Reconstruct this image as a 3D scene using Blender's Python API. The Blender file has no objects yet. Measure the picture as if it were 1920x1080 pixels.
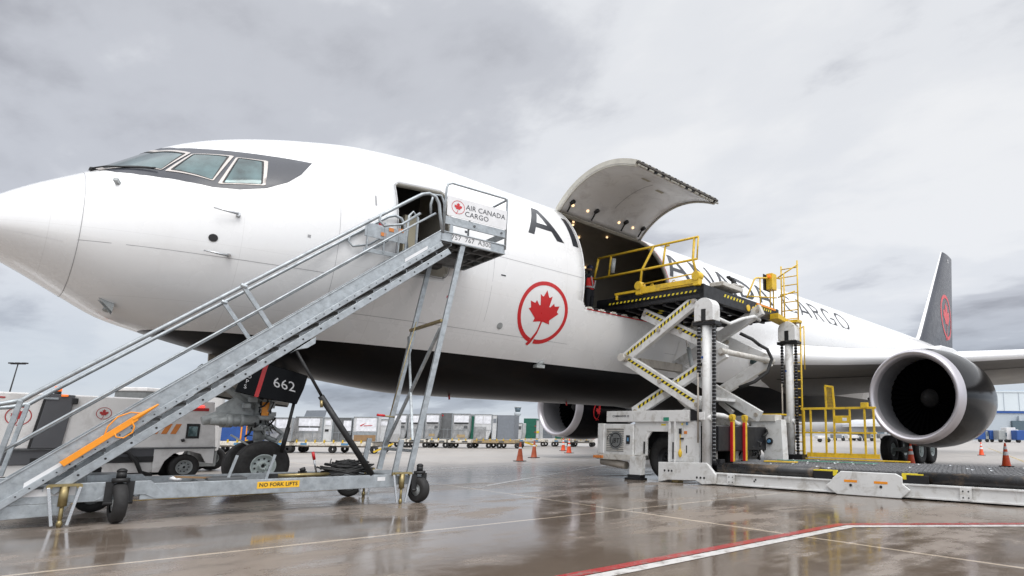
import bpy, bmesh, math, random
from mathutils import Vector, Matrix
from mathutils.geometry import delaunay_2d_cdt
from math import sin, cos, pi, radians, sqrt, atan2
random.seed(7)
SC = bpy.context.scene
COL = SC.collection
V = Vector
# ------------------------------------------------------------------ camera
cam = bpy.data.cameras.new('camera'); camo = bpy.data.objects.new('camera', cam); COL.objects.link(camo)
yaw, pitch, roll = radians(40.643), radians(9.0172), radians(0.62)
Fw = V((cos(yaw), sin(yaw), 0)); Rt = V((sin(yaw), -cos(yaw), 0))
fwd = Fw*cos(pitch) + V((0, 0, 1))*sin(pitch)
up0 = -Fw*sin(pitch) + V((0, 0, 1))*cos(pitch)
right = Rt*cos(roll) + up0*sin(roll); up = -Rt*sin(roll) + up0*cos(roll)
M = Matrix((right, up, -fwd)).transposed().to_4x4(); M.translation = V((1.2928, -13.95, 1.1805))
camo.matrix_world = M
cam.sensor_width = 36; cam.lens = 1156.2/1920*36
cam.shift_x = (960-1241.6)/1920; cam.shift_y = (627.3-540)/1920
cam.clip_start = 0.1; cam.clip_end = 20000
SC.camera = camo
SC.render.resolution_x = 1024; SC.render.resolution_y = 576
# ------------------------------------------------------------------ world
W = bpy.data.worlds.new('World'); SC.world = W; W.use_nodes = True
nt = W.node_tree; nt.nodes.clear()
def N(t, k, **kw):
    n = t.nodes.new(k)
    for a, b in kw.items(): setattr(n, a, b)
    return n
def L(t, a, b): t.links.new(a, b)
def MATH(t, op, a, b=None, c=None, clamp=False):
    n = N(t, 'ShaderNodeMath', operation=op); n.use_clamp = clamp
    for i, v in enumerate((a, b, c)):
        if v is None: continue
        if isinstance(v, (int, float)): n.inputs[i].default_value = v
        else: L(t, v, n.inputs[i])
    return n.outputs[0]
def RAMP(t, fac, stops, interp='LINEAR'):
    n = N(t, 'ShaderNodeValToRGB'); cr = n.color_ramp; cr.interpolation = interp
    while len(cr.elements) < len(stops): cr.elements.new(0.5)
    for e, (p, c) in zip(cr.elements, stops):
        e.position = p; e.color = (c, c, c, 1) if isinstance(c, (int, float)) else (*c, 1)
    L(t, fac, n.inputs[0]); return n.outputs[0]
def MIX(t, fac, a, b, mode='MIX'):
    n = N(t, 'ShaderNodeMix', data_type='RGBA', blend_type=mode)
    for k, v in ((0, fac), (6, a), (7, b)):
        s = n.inputs[k]
        if isinstance(v, (int, float)): s.default_value = v if k == 0 else (v, v, v, 1)
        elif isinstance(v, tuple): s.default_value = (*v, 1)
        else: L(t, v, s)
    return n.outputs[2]
def NOISE(t, vec, scale, detail=4, rough=.55, dist=0., out=0):
    n = N(t, 'ShaderNodeTexNoise'); n.inputs['Scale'].default_value = scale
    n.inputs['Detail'].default_value = detail; n.inputs['Roughness'].default_value = rough
    n.inputs['Distortion'].default_value = dist
    if vec is not None: L(t, vec, n.inputs['Vector'])
    return n.outputs[out]
tc = N(nt, 'ShaderNodeTexCoord').outputs['Generated']
sx = N(nt, 'ShaderNodeSeparateXYZ'); L(nt, tc, sx.inputs[0])
zz = MATH(nt, 'ADD', MATH(nt, 'MAXIMUM', sx.outputs[2], 0.0), 0.16)
cb = N(nt, 'ShaderNodeCombineXYZ')
L(nt, MATH(nt, 'DIVIDE', sx.outputs[0], zz), cb.inputs[0]); L(nt, MATH(nt, 'DIVIDE', sx.outputs[1], zz), cb.inputs[1])
mp = N(nt, 'ShaderNodeMapping'); L(nt, cb.outputs[0], mp.inputs[0]); mp.inputs['Location'].default_value = (20.1, 3.3, 0)
mp.inputs['Rotation'].default_value = (0, 0, 0.7); mp.inputs['Scale'].default_value = (1.0, .62, 1)
n1 = NOISE(nt, mp.outputs[0], .62, 4, .5, .25); n2 = NOISE(nt, mp.outputs[0], 2.2, 6, .55, .3)
n3 = NOISE(nt, mp.outputs[0], 7.5, 6, .6, .2)
cl = MATH(nt, 'ADD', MATH(nt, 'ADD', MATH(nt, 'MULTIPLY', n1, .66), MATH(nt, 'MULTIPLY', n2, .26)), MATH(nt, 'MULTIPLY', n3, .08))
ccol = RAMP(nt, cl, [(.34, (.42, .43, .475)), (.43, (.66, .68, .735)), (.49, (.90, .92, .96)), (.56, (1.0, 1.01, 1.03))], 'EASE')
hz = RAMP(nt, sx.outputs[2], [(0.0, (.80, .84, .88)), (.06, (.70, .76, .83)), (.2, (.97, .98, 1.)), (.5, (1., 1., 1.))])
ccol = MIX(nt, 1.0, ccol, hz, 'MULTIPLY')
# overcast sky: zenith (above the frame) brighter than the horizon
zen = RAMP(nt, sx.outputs[2], [(0.0, .25), (.62, .25), (.85, .66), (1.0, .8)])
ccol = MIX(nt, 1.0, ccol, zen, 'MULTIPLY')
# the cloud is thinner, so brighter, on the sun's side of the sky
sd_n = MATH(nt, 'MULTIPLY_ADD', MATH(nt, 'MAXIMUM', MATH(nt, 'MULTIPLY', sx.outputs[1], -1.), 0.0), .85, 1.0)
vm = N(nt, 'ShaderNodeVectorMath', operation='SCALE'); L(nt, ccol, vm.inputs[0]); L(nt, sd_n, vm.inputs['Scale']); ccol = vm.outputs[0]
sky = N(nt, 'ShaderNodeTexSky', sky_type='NISHITA'); sky.sun_disc = False
SUN_EL, SUN_ROT = radians(52), radians(205)
sky.sun_elevation = SUN_EL; sky.sun_rotation = SUN_ROT
b1 = N(nt, 'ShaderNodeBackground'); L(nt, ccol, b1.inputs[0]); b1.inputs[1].default_value = 4.0
b2 = N(nt, 'ShaderNodeBackground'); L(nt, sky.outputs[0], b2.inputs[0]); b2.inputs[1].default_value = .05
ms = N(nt, 'ShaderNodeMixShader'); ms.inputs[0].default_value = .1
L(nt, b1.outputs[0], ms.inputs[1]); L(nt, b2.outputs[0], ms.inputs[2])
L(nt, ms.outputs[0], N(nt, 'ShaderNodeOutputWorld').inputs[0])
sun = bpy.data.lights.new('sun', 'SUN'); sun.energy = 1.1; sun.angle = radians(25); sun.color = (1, .97, .92)
suno = bpy.data.objects.new('sun', sun); COL.objects.link(suno)
sd = V((sin(SUN_ROT)*cos(SUN_EL), cos(SUN_ROT)*cos(SUN_EL), sin(SUN_EL)))
suno.rotation_euler = (-sd).to_track_quat('-Z', 'Y').to_euler(); suno.location = (0, -20, 30)
SC.view_settings.view_transform = 'Standard'; SC.view_settings.look = 'None'
SC.view_settings.exposure = -0.08; SC.view_settings.gamma = 1
# ------------------------------------------------------------------ materials
def mat(name, col, rough=.5, metal=0., var=.12, nscale=3., rvar=.1, bump=0., bscale=60., coat=0., emit=None, est=1., spec=.5, grime=None, gs=1.2):
    m = bpy.data.materials.new(name); m.use_nodes = True; t = m.node_tree; p = t.nodes['Principled BSDF']
    vec = N(t, 'ShaderNodeTexCoord').outputs['Object']
    nf = NOISE(t, vec, nscale, 6, .6)
    f = RAMP(t, nf, [(.3, 1-var), (.7, 1+var*.4)])
    c = MIX(t, 1., tuple(col), f, 'MULTIPLY')
    if grime:
        g = NOISE(t, vec, gs, 8, .7, .6)
        c = MIX(t, RAMP(t, g, [(.5, 0.), (.72, grime[1])]), c, tuple(grime[0]))
    L(t, c, p.inputs['Base Color'])
    r = RAMP(t, NOISE(t, vec, nscale*1.7, 5, .6), [(.3, max(0.02, rough-rvar)), (.7, min(1, rough+rvar))])
    L(t, r, p.inputs['Roughness']); p.inputs['Metallic'].default_value = metal
    p.inputs['Specular IOR Level'].default_value = spec
    if coat: p.inputs['Coat Weight'].default_value = coat; p.inputs['Coat Roughness'].default_value = .06
    if bump:
        b = N(t, 'ShaderNodeBump'); b.inputs['Strength'].default_value = bump; b.inputs['Distance'].default_value = .01
        L(t, NOISE(t, vec, bscale, 4, .6), b.inputs['Height']); L(t, b.outputs[0], p.inputs['Normal'])
    if emit: p.inputs['Emission Color'].default_value = (*emit, 1); p.inputs['Emission Strength'].default_value = est
    return m
DK = (.05, .045, .04)
M_ = dict(
 white=mat('airplane_white', (.80, .80, .80), .30, 0, .03, .6, .04, coat=.4),
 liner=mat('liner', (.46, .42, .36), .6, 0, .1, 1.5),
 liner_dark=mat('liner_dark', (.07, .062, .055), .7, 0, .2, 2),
 rim=mat('door_rim', (.52, .50, .44), .5, 0, .15, 4),
 black=mat('gloss_black', (.004, .004, .005), .15, 0, .3, 2, .03, spec=.10),
 charcoal=mat('charcoal_paint', (.032, .035, .046), .32, 0, .08, 2),
 red=mat('red_paint', (.55, .018, .022), .35, 0, .08, 3),
 finred=mat('fin_red', (.62, .06, .07), .4, 0, .08, 3),
 beige=mat('window_frame', (.50, .46, .43), .35, .2, .06, 5),
 glass=mat('cockpit_glass', (.07, .12, .125), .05, .45, .7, 2.2, .02, coat=.5),
 seam=mat('seam', (.33, .33, .34), .6, 0, .1),
 alu=mat('polished_lip', (.52, .50, .53), .34, .6, .03, 1.5, .02),
 duct=mat('duct', (.22, .22, .235), .42, .4, .05, 3),
 fan=mat('fan', (.002, .002, .0025), .9, 0, .2, 4, spec=.04),
 wing=mat('wing_grey', (.175, .168, .16), .42, 0, .1, .5, .06),
 wingle=mat('wing_edge', (.76, .76, .77), .34, .1, .03, 1, .03),
 gear=mat('gear_grey', (.36, .38, .38), .45, .1, .2, 6, grime=(DK, .6), gs=5),
 gearb=mat('gear_beige', (.40, .36, .31), .5, 0, .15, 5, grime=(DK, .5), gs=4),
 rim2=mat('wheel_rim', (.50, .56, .55), .4, .1, .15, 8, grime=(DK, .4), gs=9),
 tyre=mat('tyre', (.022, .021, .021), .75, 0, .35, 9, .12, bump=.15, bscale=70),
 galv=mat('galvanised', (.40, .43, .45), .42, .6, .28, 9, .14, bump=.08, bscale=45, grime=((.18, .2, .21), .5), gs=16),
 galvd=mat('galvanised_dark', (.13, .135, .14), .6, .4, .3, 8),
 gold=mat('zinc_gold', (.34, .27, .13), .4, .7, .3, 14),
 steel=mat('steel_rod', (.55, .56, .57), .25, .9, .1, 8),
 blackm=mat('black_matt', (.014, .014, .015), .55, 0, .3, 8, .15),
 rubber=mat('cable_black', (.02, .02, .02), .6, 0, .3, 20, bump=.3, bscale=90),
 orange=mat('orange_paint', (.85, .30, .015), .4, 0, .08, 6),
 ylabel=mat('yellow_label', (.85, .48, .02), .45, 0, .08, 6),
 lw=mat('loader_white', (.70, .70, .69), .42, 0, .08, 2, .1, grime=((.30, .27, .22), .75), gs=3.2, bump=.04),
 lwd=mat('loader_white_dirty', (.58, .56, .52), .5, 0, .15, 3, .1, grime=((.2, .16, .11), .85), gs=5),
 yel=mat('loader_yellow', (.72, .47, .025), .42, 0, .16, 5, .1, grime=((.25, .17, .05), .7), gs=7),
 yelb=mat('hazard_yellow', (.75, .60, .03), .5, 0, .1, 6),
 blk=mat('loader_black', (.008, .008, .010), .45, 0, .4, 5, .12),
 roller=mat('roller', (.03, .03, .032), .35, .2, .4, 6, .15, grime=((.22, .15, .09), .8), gs=2.4, bump=.3, bscale=40),
 deck=mat('deck_rollers', (.12, .12, .125), .6, .2, .5, 14, .15, grime=((.3, .3, .3), .6), gs=12),
 teal=mat('teal', (.03, .25, .16), .5), blue=mat('blue', (.02, .08, .30), .5, 0, .2, 4),
 cone=mat('cone_orange', (.80, .09, .02), .5, 0, .1, 8), coned=mat('cone_dirty', (.42, .09, .035), .6, 0, .25, 10),
 conew=mat('cone_band', (.75, .75, .76), .4, 0, .1, 8), base=mat('cone_base', (.025, .025, .025), .7),
 gpuw=mat('unit_white', (.72, .71, .70), .45, 0, .06, 1.5, .1, grime=((.35, .32, .3), .5), gs=2),
 gpug=mat('unit_grey', (.085, .087, .095), .5, 0, .1, 3), gpul=mat('unit_low', (.20, .21, .21), .5, .2, .3, 4, grime=(DK, .5), gs=4),
 mred=mat('mark_red', (.40, .03, .03), .5), brown=mat('cardboard', (.30, .19, .10), .8, 0, .15, 6),
 stripeo=mat('orange_stripe', (.65, .22, .05), .5, 0, .1, 5),
 lampo=mat('beacon', (.9, .13, .02), .3, emit=(1, .22, .03), est=.8), lampw=mat('lamp_warm', (1, .8, .5), .4, emit=(1, .66, .36), est=1.8),
 lampr=mat('lamp_red', (.8, .02, .02), .3, emit=(1, .05, .04), est=2.5),
 uld=mat('container_foil', (.42, .425, .43), .35, .3, .45, 3.5, .15, bump=.9, bscale=9, grime=((.2, .18, .16), .5), gs=3),
 uldd=mat('container_dark', (.17, .175, .18), .5, .3, .25, 4, .1, bump=.4, bscale=12),
 uldw=mat('container_white', (.62, .63, .64), .5, 0, .15, 4, grime=((.3, .28, .25), .5), gs=5),
 uldg=mat('container_grey', (.20, .22, .25), .6, 0, .12, 6, bump=.3, bscale=20),
 paper=mat('paper', (.82, .83, .88), .6, 0, .25, 6), green=mat('green_tarp', (.012, .13, .085), .55, 0, .25, 5, bump=.3, bscale=16),
 dolly=mat('dolly_cream', (.74, .70, .62), .5, 0, .3, 6, grime=((.22, .13, .06), .9), gs=9),
 tan=mat('dolly_tan', (.40, .30, .17), .6, 0, .3, 6), bluep=mat('blue_panel', (.10, .25, .42), .5),
 hangar=mat('hangar_sheet', (.62, .68, .72), .6, 0, .05, .05), hangarl=mat('hangar_lower', (.42, .47, .52), .6, 0, .05, .05),
 towerm=mat('tower_concrete', (.42, .46, .49), .7), towerg=mat('tower_glass', (.09, .13, .16), .2, .2),
 vest=mat('hi_vis_vest', (.85, .035, .03), .7, 0, .12, 9), refl=mat('reflective', (.42, .42, .42), .4), trous=mat('trousers', (.012, .012, .016), .8),
 skin=mat('skin', (.30, .17, .12), .55), hair=mat('dark_cap', (.015, .02, .05), .7),
 plane2=mat('far_white', (.66, .67, .69), .35, 0, .05, .3), terminal=mat('terminal_wall', (.45, .47, .49), .7, 0, .1, .1),
 cream=mat('cream', (.62, .60, .47), .5), plum=mat('interior_panel', (.42, .38, .28), .6, 0, .1, 4),
)
# fuselage paint: black belly below a level paint line, everything above white with faint streaks
def fuselage_mat():
    m = mat('fuselage_paint', (.80, .80, .80), .27, 0, .03, .5, .05, coat=.5); t = m.node_tree; p = t.nodes['Principled BSDF']
    src = p.inputs['Base Color'].links[0].from_socket; rs = p.inputs['Roughness'].links[0].from_socket
    tcx = N(t, 'ShaderNodeTexCoord').outputs['Object']; s = N(t, 'ShaderNodeSeparateXYZ'); L(t, tcx, s.inputs[0])
    wob = MATH(t, 'MULTIPLY', MATH(t, 'SUBTRACT', s.outputs[0], 4.), .0)
    f = MATH(t, 'LESS_THAN', MATH(t, 'ADD', s.outputs[2], wob), 2.84)
    f2 = MATH(t, 'GREATER_THAN', s.outputs[0], -2.1)
    f = MATH(t, 'MULTIPLY', f, f2)
    gr = MIX(t, RAMP(t, NOISE(t, tcx, .8, 8, .7, 1.), [(.5, 0.), (.75, .10)]), src, (.52, .49, .45))
    st = N(t, 'ShaderNodeMapping'); L(t, tcx, st.inputs[0]); st.inputs['Scale'].default_value = (4.5, 1, .35)
    gr = MIX(t, RAMP(t, NOISE(t, st.outputs[0], 1.2, 4, .6), [(.55, 0.), (.8, .07)]), gr, (.45, .42, .4))
    blk = MIX(t, RAMP(t, NOISE(t, tcx, 1.7, 7, .7, .6), [(.5, 0.), (.8, .5)]), (.005, .005, .006), (.022, .014, .009))
    L(t, MIX(t, f, gr, blk), p.inputs['Base Color'])
    n = N(t, 'ShaderNodeMix'); L(t, f, n.inputs[0]); L(t, rs, n.inputs[2]); n.inputs[3].default_value = .30; L(t, n.outputs[0], p.inputs['Roughness'])
    L(t, MATH(t, 'MULTIPLY_ADD', f, -.5, .5), p.inputs['Coat Weight']); L(t, MATH(t, 'MULTIPLY_ADD', f, -.32, .5), p.inputs['Specular IOR Level'])
    wv = NOISE(t, tcx, .9, 2, .5); bp = N(t, 'ShaderNodeBump'); bp.inputs['Strength'].default_value = .12; bp.inputs['Distance'].default_value = .03
    L(t, wv, bp.inputs['Height']); L(t, bp.outputs[0], p.inputs['Normal'])
    # lap joints: faint darker hoop and stringer lines of the skin panels
    def ln(c, per, w): return MATH(t, 'LESS_THAN', MATH(t, 'ABSOLUTE', MATH(t, 'SUBTRACT', MATH(t, 'FRACT', MATH(t, 'DIVIDE', c, per)), .5)), w/per)
    lines = MATH(t, 'MULTIPLY', MATH(t, 'MAXIMUM', ln(s.outputs[0], 2.24, .005), ln(s.outputs[2], .93, .0035)), MATH(t, 'MULTIPLY_ADD', f, -.14, .14))
    cc = p.inputs['Base Color'].links[0].from_socket; L(t, MIX(t, lines, cc, (.25, .24, .24)), p.inputs['Base Color'])
    return m
M_['fus'] = fuselage_mat(); M_['letter'] = mat('lettering', (.022, .024, .030), .35, 0, .08, 2)
def ground_mat():
    m = bpy.data.materials.new('wet_concrete'); m.use_nodes = True; t = m.node_tree; p = t.nodes['Principled BSDF']
    g = N(t, 'ShaderNodeNewGeometry').outputs['Position']
    mp = N(t, 'ShaderNodeMapping'); mp.vector_type = 'POINT'; L(t, g, mp.inputs[0]); mp.inputs['Rotation'].default_value = (0, 0, radians(4.4))
    s = N(t, 'ShaderNodeSeparateXYZ'); L(t, mp.outputs[0], s.inputs[0])
    st = N(t, 'ShaderNodeMapping'); L(t, mp.outputs[0], st.inputs[0]); st.inputs['Scale'].default_value = (.55, 1.5, 1); st.inputs['Rotation'].default_value = (0, 0, radians(-40))
    a = NOISE(t, st.outputs[0], .35, 6, .62, .5); b = NOISE(t, g, 1.6, 8, .68, .2); c = NOISE(t, g, 38, 3, .6)
    wet = RAMP(t, MATH(t, 'ADD', MATH(t, 'MULTIPLY', a, .65), MATH(t, 'MULTIPLY', b, .35)), [(.40, 0.), (.56, 1.)], 'EASE')
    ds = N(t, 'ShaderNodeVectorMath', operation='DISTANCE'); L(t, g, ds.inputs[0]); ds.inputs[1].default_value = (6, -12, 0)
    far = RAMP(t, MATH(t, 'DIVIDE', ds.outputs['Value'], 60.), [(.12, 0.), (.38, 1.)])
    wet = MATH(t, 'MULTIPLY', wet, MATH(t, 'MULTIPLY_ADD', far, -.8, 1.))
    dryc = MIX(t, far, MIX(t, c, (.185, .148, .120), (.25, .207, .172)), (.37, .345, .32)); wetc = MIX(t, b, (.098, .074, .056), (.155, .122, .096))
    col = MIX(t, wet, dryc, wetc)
    blot = RAMP(t, NOISE(t, g, .9, 9, .75, .8), [(.56, 0.), (.68, .40)]); col = MIX(t, blot, col, (.085, .066, .050))
    spots = RAMP(t, NOISE(t, g, 3.4, 9, .72, .3), [(.63, 0.), (.68, .55)]); col = MIX(t, spots, col, (.05, .042, .034))
    tm = N(t, 'ShaderNodeMapping'); L(t, g, tm.inputs[0]); tm.inputs['Rotation'].default_value = (0, 0, radians(-12)); tm.inputs['Scale'].default_value = (.09, 2.2, 1)
    col = MIX(t, RAMP(t, NOISE(t, tm.outputs[0], 1.5, 4, .6), [(.58, 0.), (.66, .22)]), col, (.07, .06, .05))
    # slab joints
    def joint(coord, off, per, w):
        f = MATH(t, 'ABSOLUTE', MATH(t, 'SUBTRACT', MATH(t, 'FRACT', MATH(t, 'DIVIDE', MATH(t, 'ADD', coord, off), per)), .5))
        return MATH(t, 'LESS_THAN', f, w/per)
    # rotated coordinates of the crossing (8.3,-7.15)
    x0 = 8.3*cos(radians(4.4))+7.15*sin(radians(4.4)); y0 = 8.3*sin(radians(4.4))-7.15*cos(radians(4.4))
    wb = MATH(t, 'MULTIPLY', MATH(t, 'SUBTRACT', b, .5), .06)
    jy = joint(MATH(t, 'ADD', s.outputs[1], wb), 3.75-y0, 7.5, .028); jx = joint(MATH(t, 'ADD', s.outputs[0], wb), 3.75-x0, 7.5, .028)
    j = MATH(t, 'MAXIMUM', jx, jy)
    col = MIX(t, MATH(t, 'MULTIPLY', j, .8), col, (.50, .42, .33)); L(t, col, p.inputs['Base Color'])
    # slab tone
    r = MATH(t, 'ADD', RAMP(t, wet, [(0., .32), (.5, .12), (1., .035)]), MATH(t, 'MULTIPLY', far, .12)); r2 = MATH(t, 'ADD', MATH(t, 'MULTIPLY', c, .10), r)
    L(t, r2, p.inputs['Roughness']); p.inputs['Specular IOR Level'].default_value = .55
    h = MATH(t, 'ADD', MATH(t, 'MULTIPLY', c, .5), MATH(t, 'MULTIPLY', NOISE(t, g, 5, 5, .6), 1.4))
    bp = N(t, 'ShaderNodeBump'); bp.inputs['Distance'].default_value = .006
    L(t, MATH(t, 'MULTIPLY', RAMP(t, wet, [(0., .30), (1., .04)]), MATH(t, 'MULTIPLY_ADD', far, -.9, 1.)), bp.inputs['Strength']); L(t, h, bp.inputs['Height']); L(t, bp.outputs[0], p.inputs['Normal'])
    return m
M_['ground'] = ground_mat()
def paintline(name, col):
    m = bpy.data.materials.new(name); m.use_nodes = True; t = m.node_tree; p = t.nodes['Principled BSDF']
    g = N(t, 'ShaderNodeNewGeometry').outputs['Position']
    a = NOISE(t, g, 7, 8, .75)
    L(t, MIX(t, RAMP(t, a, [(.5, 0.), (.62, .8)]), col, (.22, .19, .17)), p.inputs['Base Color'])
    p.inputs['Roughness'].default_value = .22; return m
M_['pwhite'] = paintline('line_white', (.62, .60, .58)); M_['pred'] = paintline('line_red', (.36, .03, .03)); M_['pyel'] = paintline('line_yellow', (.50, .33, .05))
# ------------------------------------------------------------------ mesh helpers
class MB:
    def __init__(s): s.v = []; s.f = []; s.m = []; s.sm = []
    def add(s, vs, fs, m=0, smooth=False):
        b = len(s.v); s.v += [tuple(v) for v in vs]
        for f in fs: s.f.append([i+b for i in f]); s.m.append(m); s.sm.append(smooth)
        return s
    def box(s, x0, x1, y0, y1, z0, z1, m=0):
        return s.add([(x, y, z) for z in (z0, z1) for y in (y0, y1) for x in (x0, x1)],
                     [(0, 2, 3, 1), (4, 5, 7, 6), (0, 1, 5, 4), (2, 6, 7, 3), (0, 4, 6, 2), (1, 3, 7, 5)], m)
    def beam(s, p, q, w, h, m=0, upv=(0, 0, 1)):
        p, q = V(p), V(q); d = (q-p).normalized(); u = V(upv)
        if abs(d.dot(u)) > .98: u = V((1, 0, 0))
        a = d.cross(u).normalized(); b = a.cross(d).normalized()
        vs = [c+a*(i*w/2)+b*(j*h/2) for c in (p, q) for i, j in ((-1, -1), (1, -1), (1, 1), (-1, 1))]
        return s.add(vs, [(3, 2, 1, 0), (4, 5, 6, 7), (0, 1, 5, 4), (1, 2, 6, 5), (2, 3, 7, 6), (3, 0, 4, 7)], m)
    def tube(s, pts, r, seg=8, m=0, cap=True, close=False):
        pts = [V(p) for p in pts]; n = len(pts); rs = r if isinstance(r, (list, tuple)) else [r]*n
        prev = None; vs = []
        for i, p in enumerate(pts):
            if close: d = pts[(i+1) % n]-pts[i-1]
            else: d = pts[min(i+1, n-1)]-pts[max(i-1, 0)]
            d.normalize()
            a = prev if prev is not None else (V((0, 0, 1)) if abs(d.z) < .9 else V((1, 0, 0)))
            a = (a-d*a.dot(d)).normalized(); prev = a; b = d.cross(a)
            vs += [p+(a*cos(2*pi*k/seg)+b*sin(2*pi*k/seg))*rs[i] for k in range(seg)]
        fs = [(i*seg+k, i*seg+(k+1) % seg, (i+1)*seg+(k+1) % seg, (i+1)*seg+k) for i in range(n-1) for k in range(seg)]
        if close: i = n-1; fs += [(i*seg+k, i*seg+(k+1) % seg, (k+1) % seg, k) for k in range(seg)]
        b0 = len(s.v); s.add(vs, fs, m, True)
        if cap and not close:
            s.f.append([b0+k for k in reversed(range(seg))]); s.m.append(m); s.sm.append(False)
            s.f.append([b0+(n-1)*seg+k for k in range(seg)]); s.m.append(m); s.sm.append(False)
        return s
    def lathe(s, prof, o, ax, seg=32, m=0, smooth=True, ms=None):
        # prof: list of (distance along axis, radius)
        o = V(o); ax = V(ax).normalized(); a = ax.cross(V((0, 0, 1)) if abs(ax.z) < .9 else V((1, 0, 0))).normalized(); b = ax.cross(a)
        vs = [o+ax*t+(a*cos(2*pi*k/seg)+b*sin(2*pi*k/seg))*r for t, r in prof for k in range(seg)]
        b0 = len(s.v); s.v += [tuple(v) for v in vs]
        for i in range(len(prof)-1):
            for k in range(seg):
                s.f.append([b0+i*seg+k, b0+(i+1)*seg+k, b0+(i+1)*seg+(k+1) % seg, b0+i*seg+(k+1) % seg]); s.m.append(ms[i] if ms else m); s.sm.append(smooth)
        return s
    def prism(s, poly, fn, d, m=0, side=None):
        # poly: 2D outline, fn: 2D -> 3D, d: extrusion vector
        a = [V(fn(*p)) for p in poly]; d = V(d); n = len(a)
        s.add(a+[p+d for p in a], [list(range(n)), list(range(2*n-1, n-1, -1))], m)
        b = len(s.v)-2*n
        for i in range(n): s.f.append([b+i, b+n+i, b+n+(i+1) % n, b+(i+1) % n]); s.m.append(m if side is None else side); s.sm.append(False)
        return s
    def build(s, name, mats, parent=None, bevel=0, sub=0, recalc=True):
        me = bpy.data.meshes.new(name); me.from_pydata(s.v, [], s.f)
        if not isinstance(mats, (list, tuple)): mats = [mats]
        for m in mats: me.materials.append(M_[m] if isinstance(m, str) else m)
        for p, i, sm in zip(me.polygons, s.m, s.sm): p.material_index = min(i, len(mats)-1); p.use_smooth = sm
        if recalc:
            bm = bmesh.new(); bm.from_mesh(me); bmesh.ops.recalc_face_normals(bm, faces=bm.faces); bm.to_mesh(me); bm.free()
        o = bpy.data.objects.new(name, me); COL.objects.link(o)
        if parent: o.parent = parent
        if bevel:
            b = o.modifiers.new('bevel', 'BEVEL'); b.width = bevel; b.segments = 2; b.limit_method = 'ANGLE'; b.angle_limit = radians(40)
        return o
def tag(o, label=None, cat=None, group=None, kind=None):
    if label: o['label'] = label
    if cat: o['category'] = cat
    if group: o['group'] = group
    if kind: o['kind'] = kind
    return o
def empty(name, loc=(0, 0, 0), rz=0, label=None, cat=None, group=None):
    o = bpy.data.objects.new(name, None); COL.objects.link(o); o.location = loc; o.rotation_euler = (0, 0, rz); o.empty_display_size = .2
    return tag(o, label, cat, group)
def children(o): return [c for c in bpy.data.objects if c.parent == o]
def copy_tree(o, parent=None):
    c = o.copy(); COL.objects.link(c); c.parent = parent
    for ch in children(o): copy_tree(ch, c)
    return c
def cdt_patch(mb, loops, fn, step=.12, m=0, rule='any'):
    """fill 2D loops on a regular-ish grid and map every point with fn(u,v)"""
    pts = []; edges = []
    for lp in loops:
        dense = []
        for i, p in enumerate(lp):
            q = lp[(i+1) % len(lp)]; n = max(1, int(math.hypot(q[0]-p[0], q[1]-p[1])/step))
            dense += [(p[0]+(q[0]-p[0])*k/n, p[1]+(q[1]-p[1])*k/n) for k in range(n)]
        b = len(pts); pts += dense; edges += [(b+i, b+(i+1) % len(dense)) for i in range(len(dense))]
    x0 = min(p[0] for p in pts); x1 = max(p[0] for p in pts); y0 = min(p[1] for p in pts); y1 = max(p[1] for p in pts)
    ax = x0+step/2
    while ax < x1:
        ay = y0+step/2
        while ay < y1: pts.append((ax, ay)); ay += step
        ax += step
    vs, es, fs, *_ = delaunay_2d_cdt([V(p) for p in pts], edges, [], 0, 1e-5)
    def inside(lp, x, y):
        c = False; j = len(lp)-1
        for i in range(len(lp)):
            if (lp[i][1] > y) != (lp[j][1] > y) and x < (lp[j][0]-lp[i][0])*(y-lp[i][1])/(lp[j][1]-lp[i][1])+lp[i][0]: c = not c
            j = i
        return c
    out = []
    for f in fs:
        x = sum(vs[i][0] for i in f)/len(f); y = sum(vs[i][1] for i in f)/len(f)
        k = [inside(lp, x, y) for lp in loops]
        if (rule == 'any' and any(k)) or (rule == 'odd' and sum(k) % 2 == 1): out.append(list(f))
    used = sorted({i for f in out for i in f}); mp_ = {i: n for n, i in enumerate(used)}
    mb.add([fn(vs[i][0], vs[i][1]) for i in used], [[mp_[i] for i in f] for f in out], m, True)
    return mb
def circle(cx, cy, r, n=40, ph=0): return [(cx+r*cos(ph+2*pi*k/n), cy+r*sin(ph+2*pi*k/n)) for k in range(n)]
HALF = [(0, 2.0), (.332, 1.348), (.423, 1.321), (.75, 1.51), (.546, .458), (.657, .401), (1.08, .855), (1.185, .608), (1.258, .57), (1.80, .685), (1.614, .113), (1.648, .034), (1.86, -.065), (.919, -.827), (.899, -.90), (1.015, -1.22), (.156, -1.069), (.07, -1.10)]
LEAF = HALF + [(-x, y) for x, y in HALF[1:]][::-1]
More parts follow.
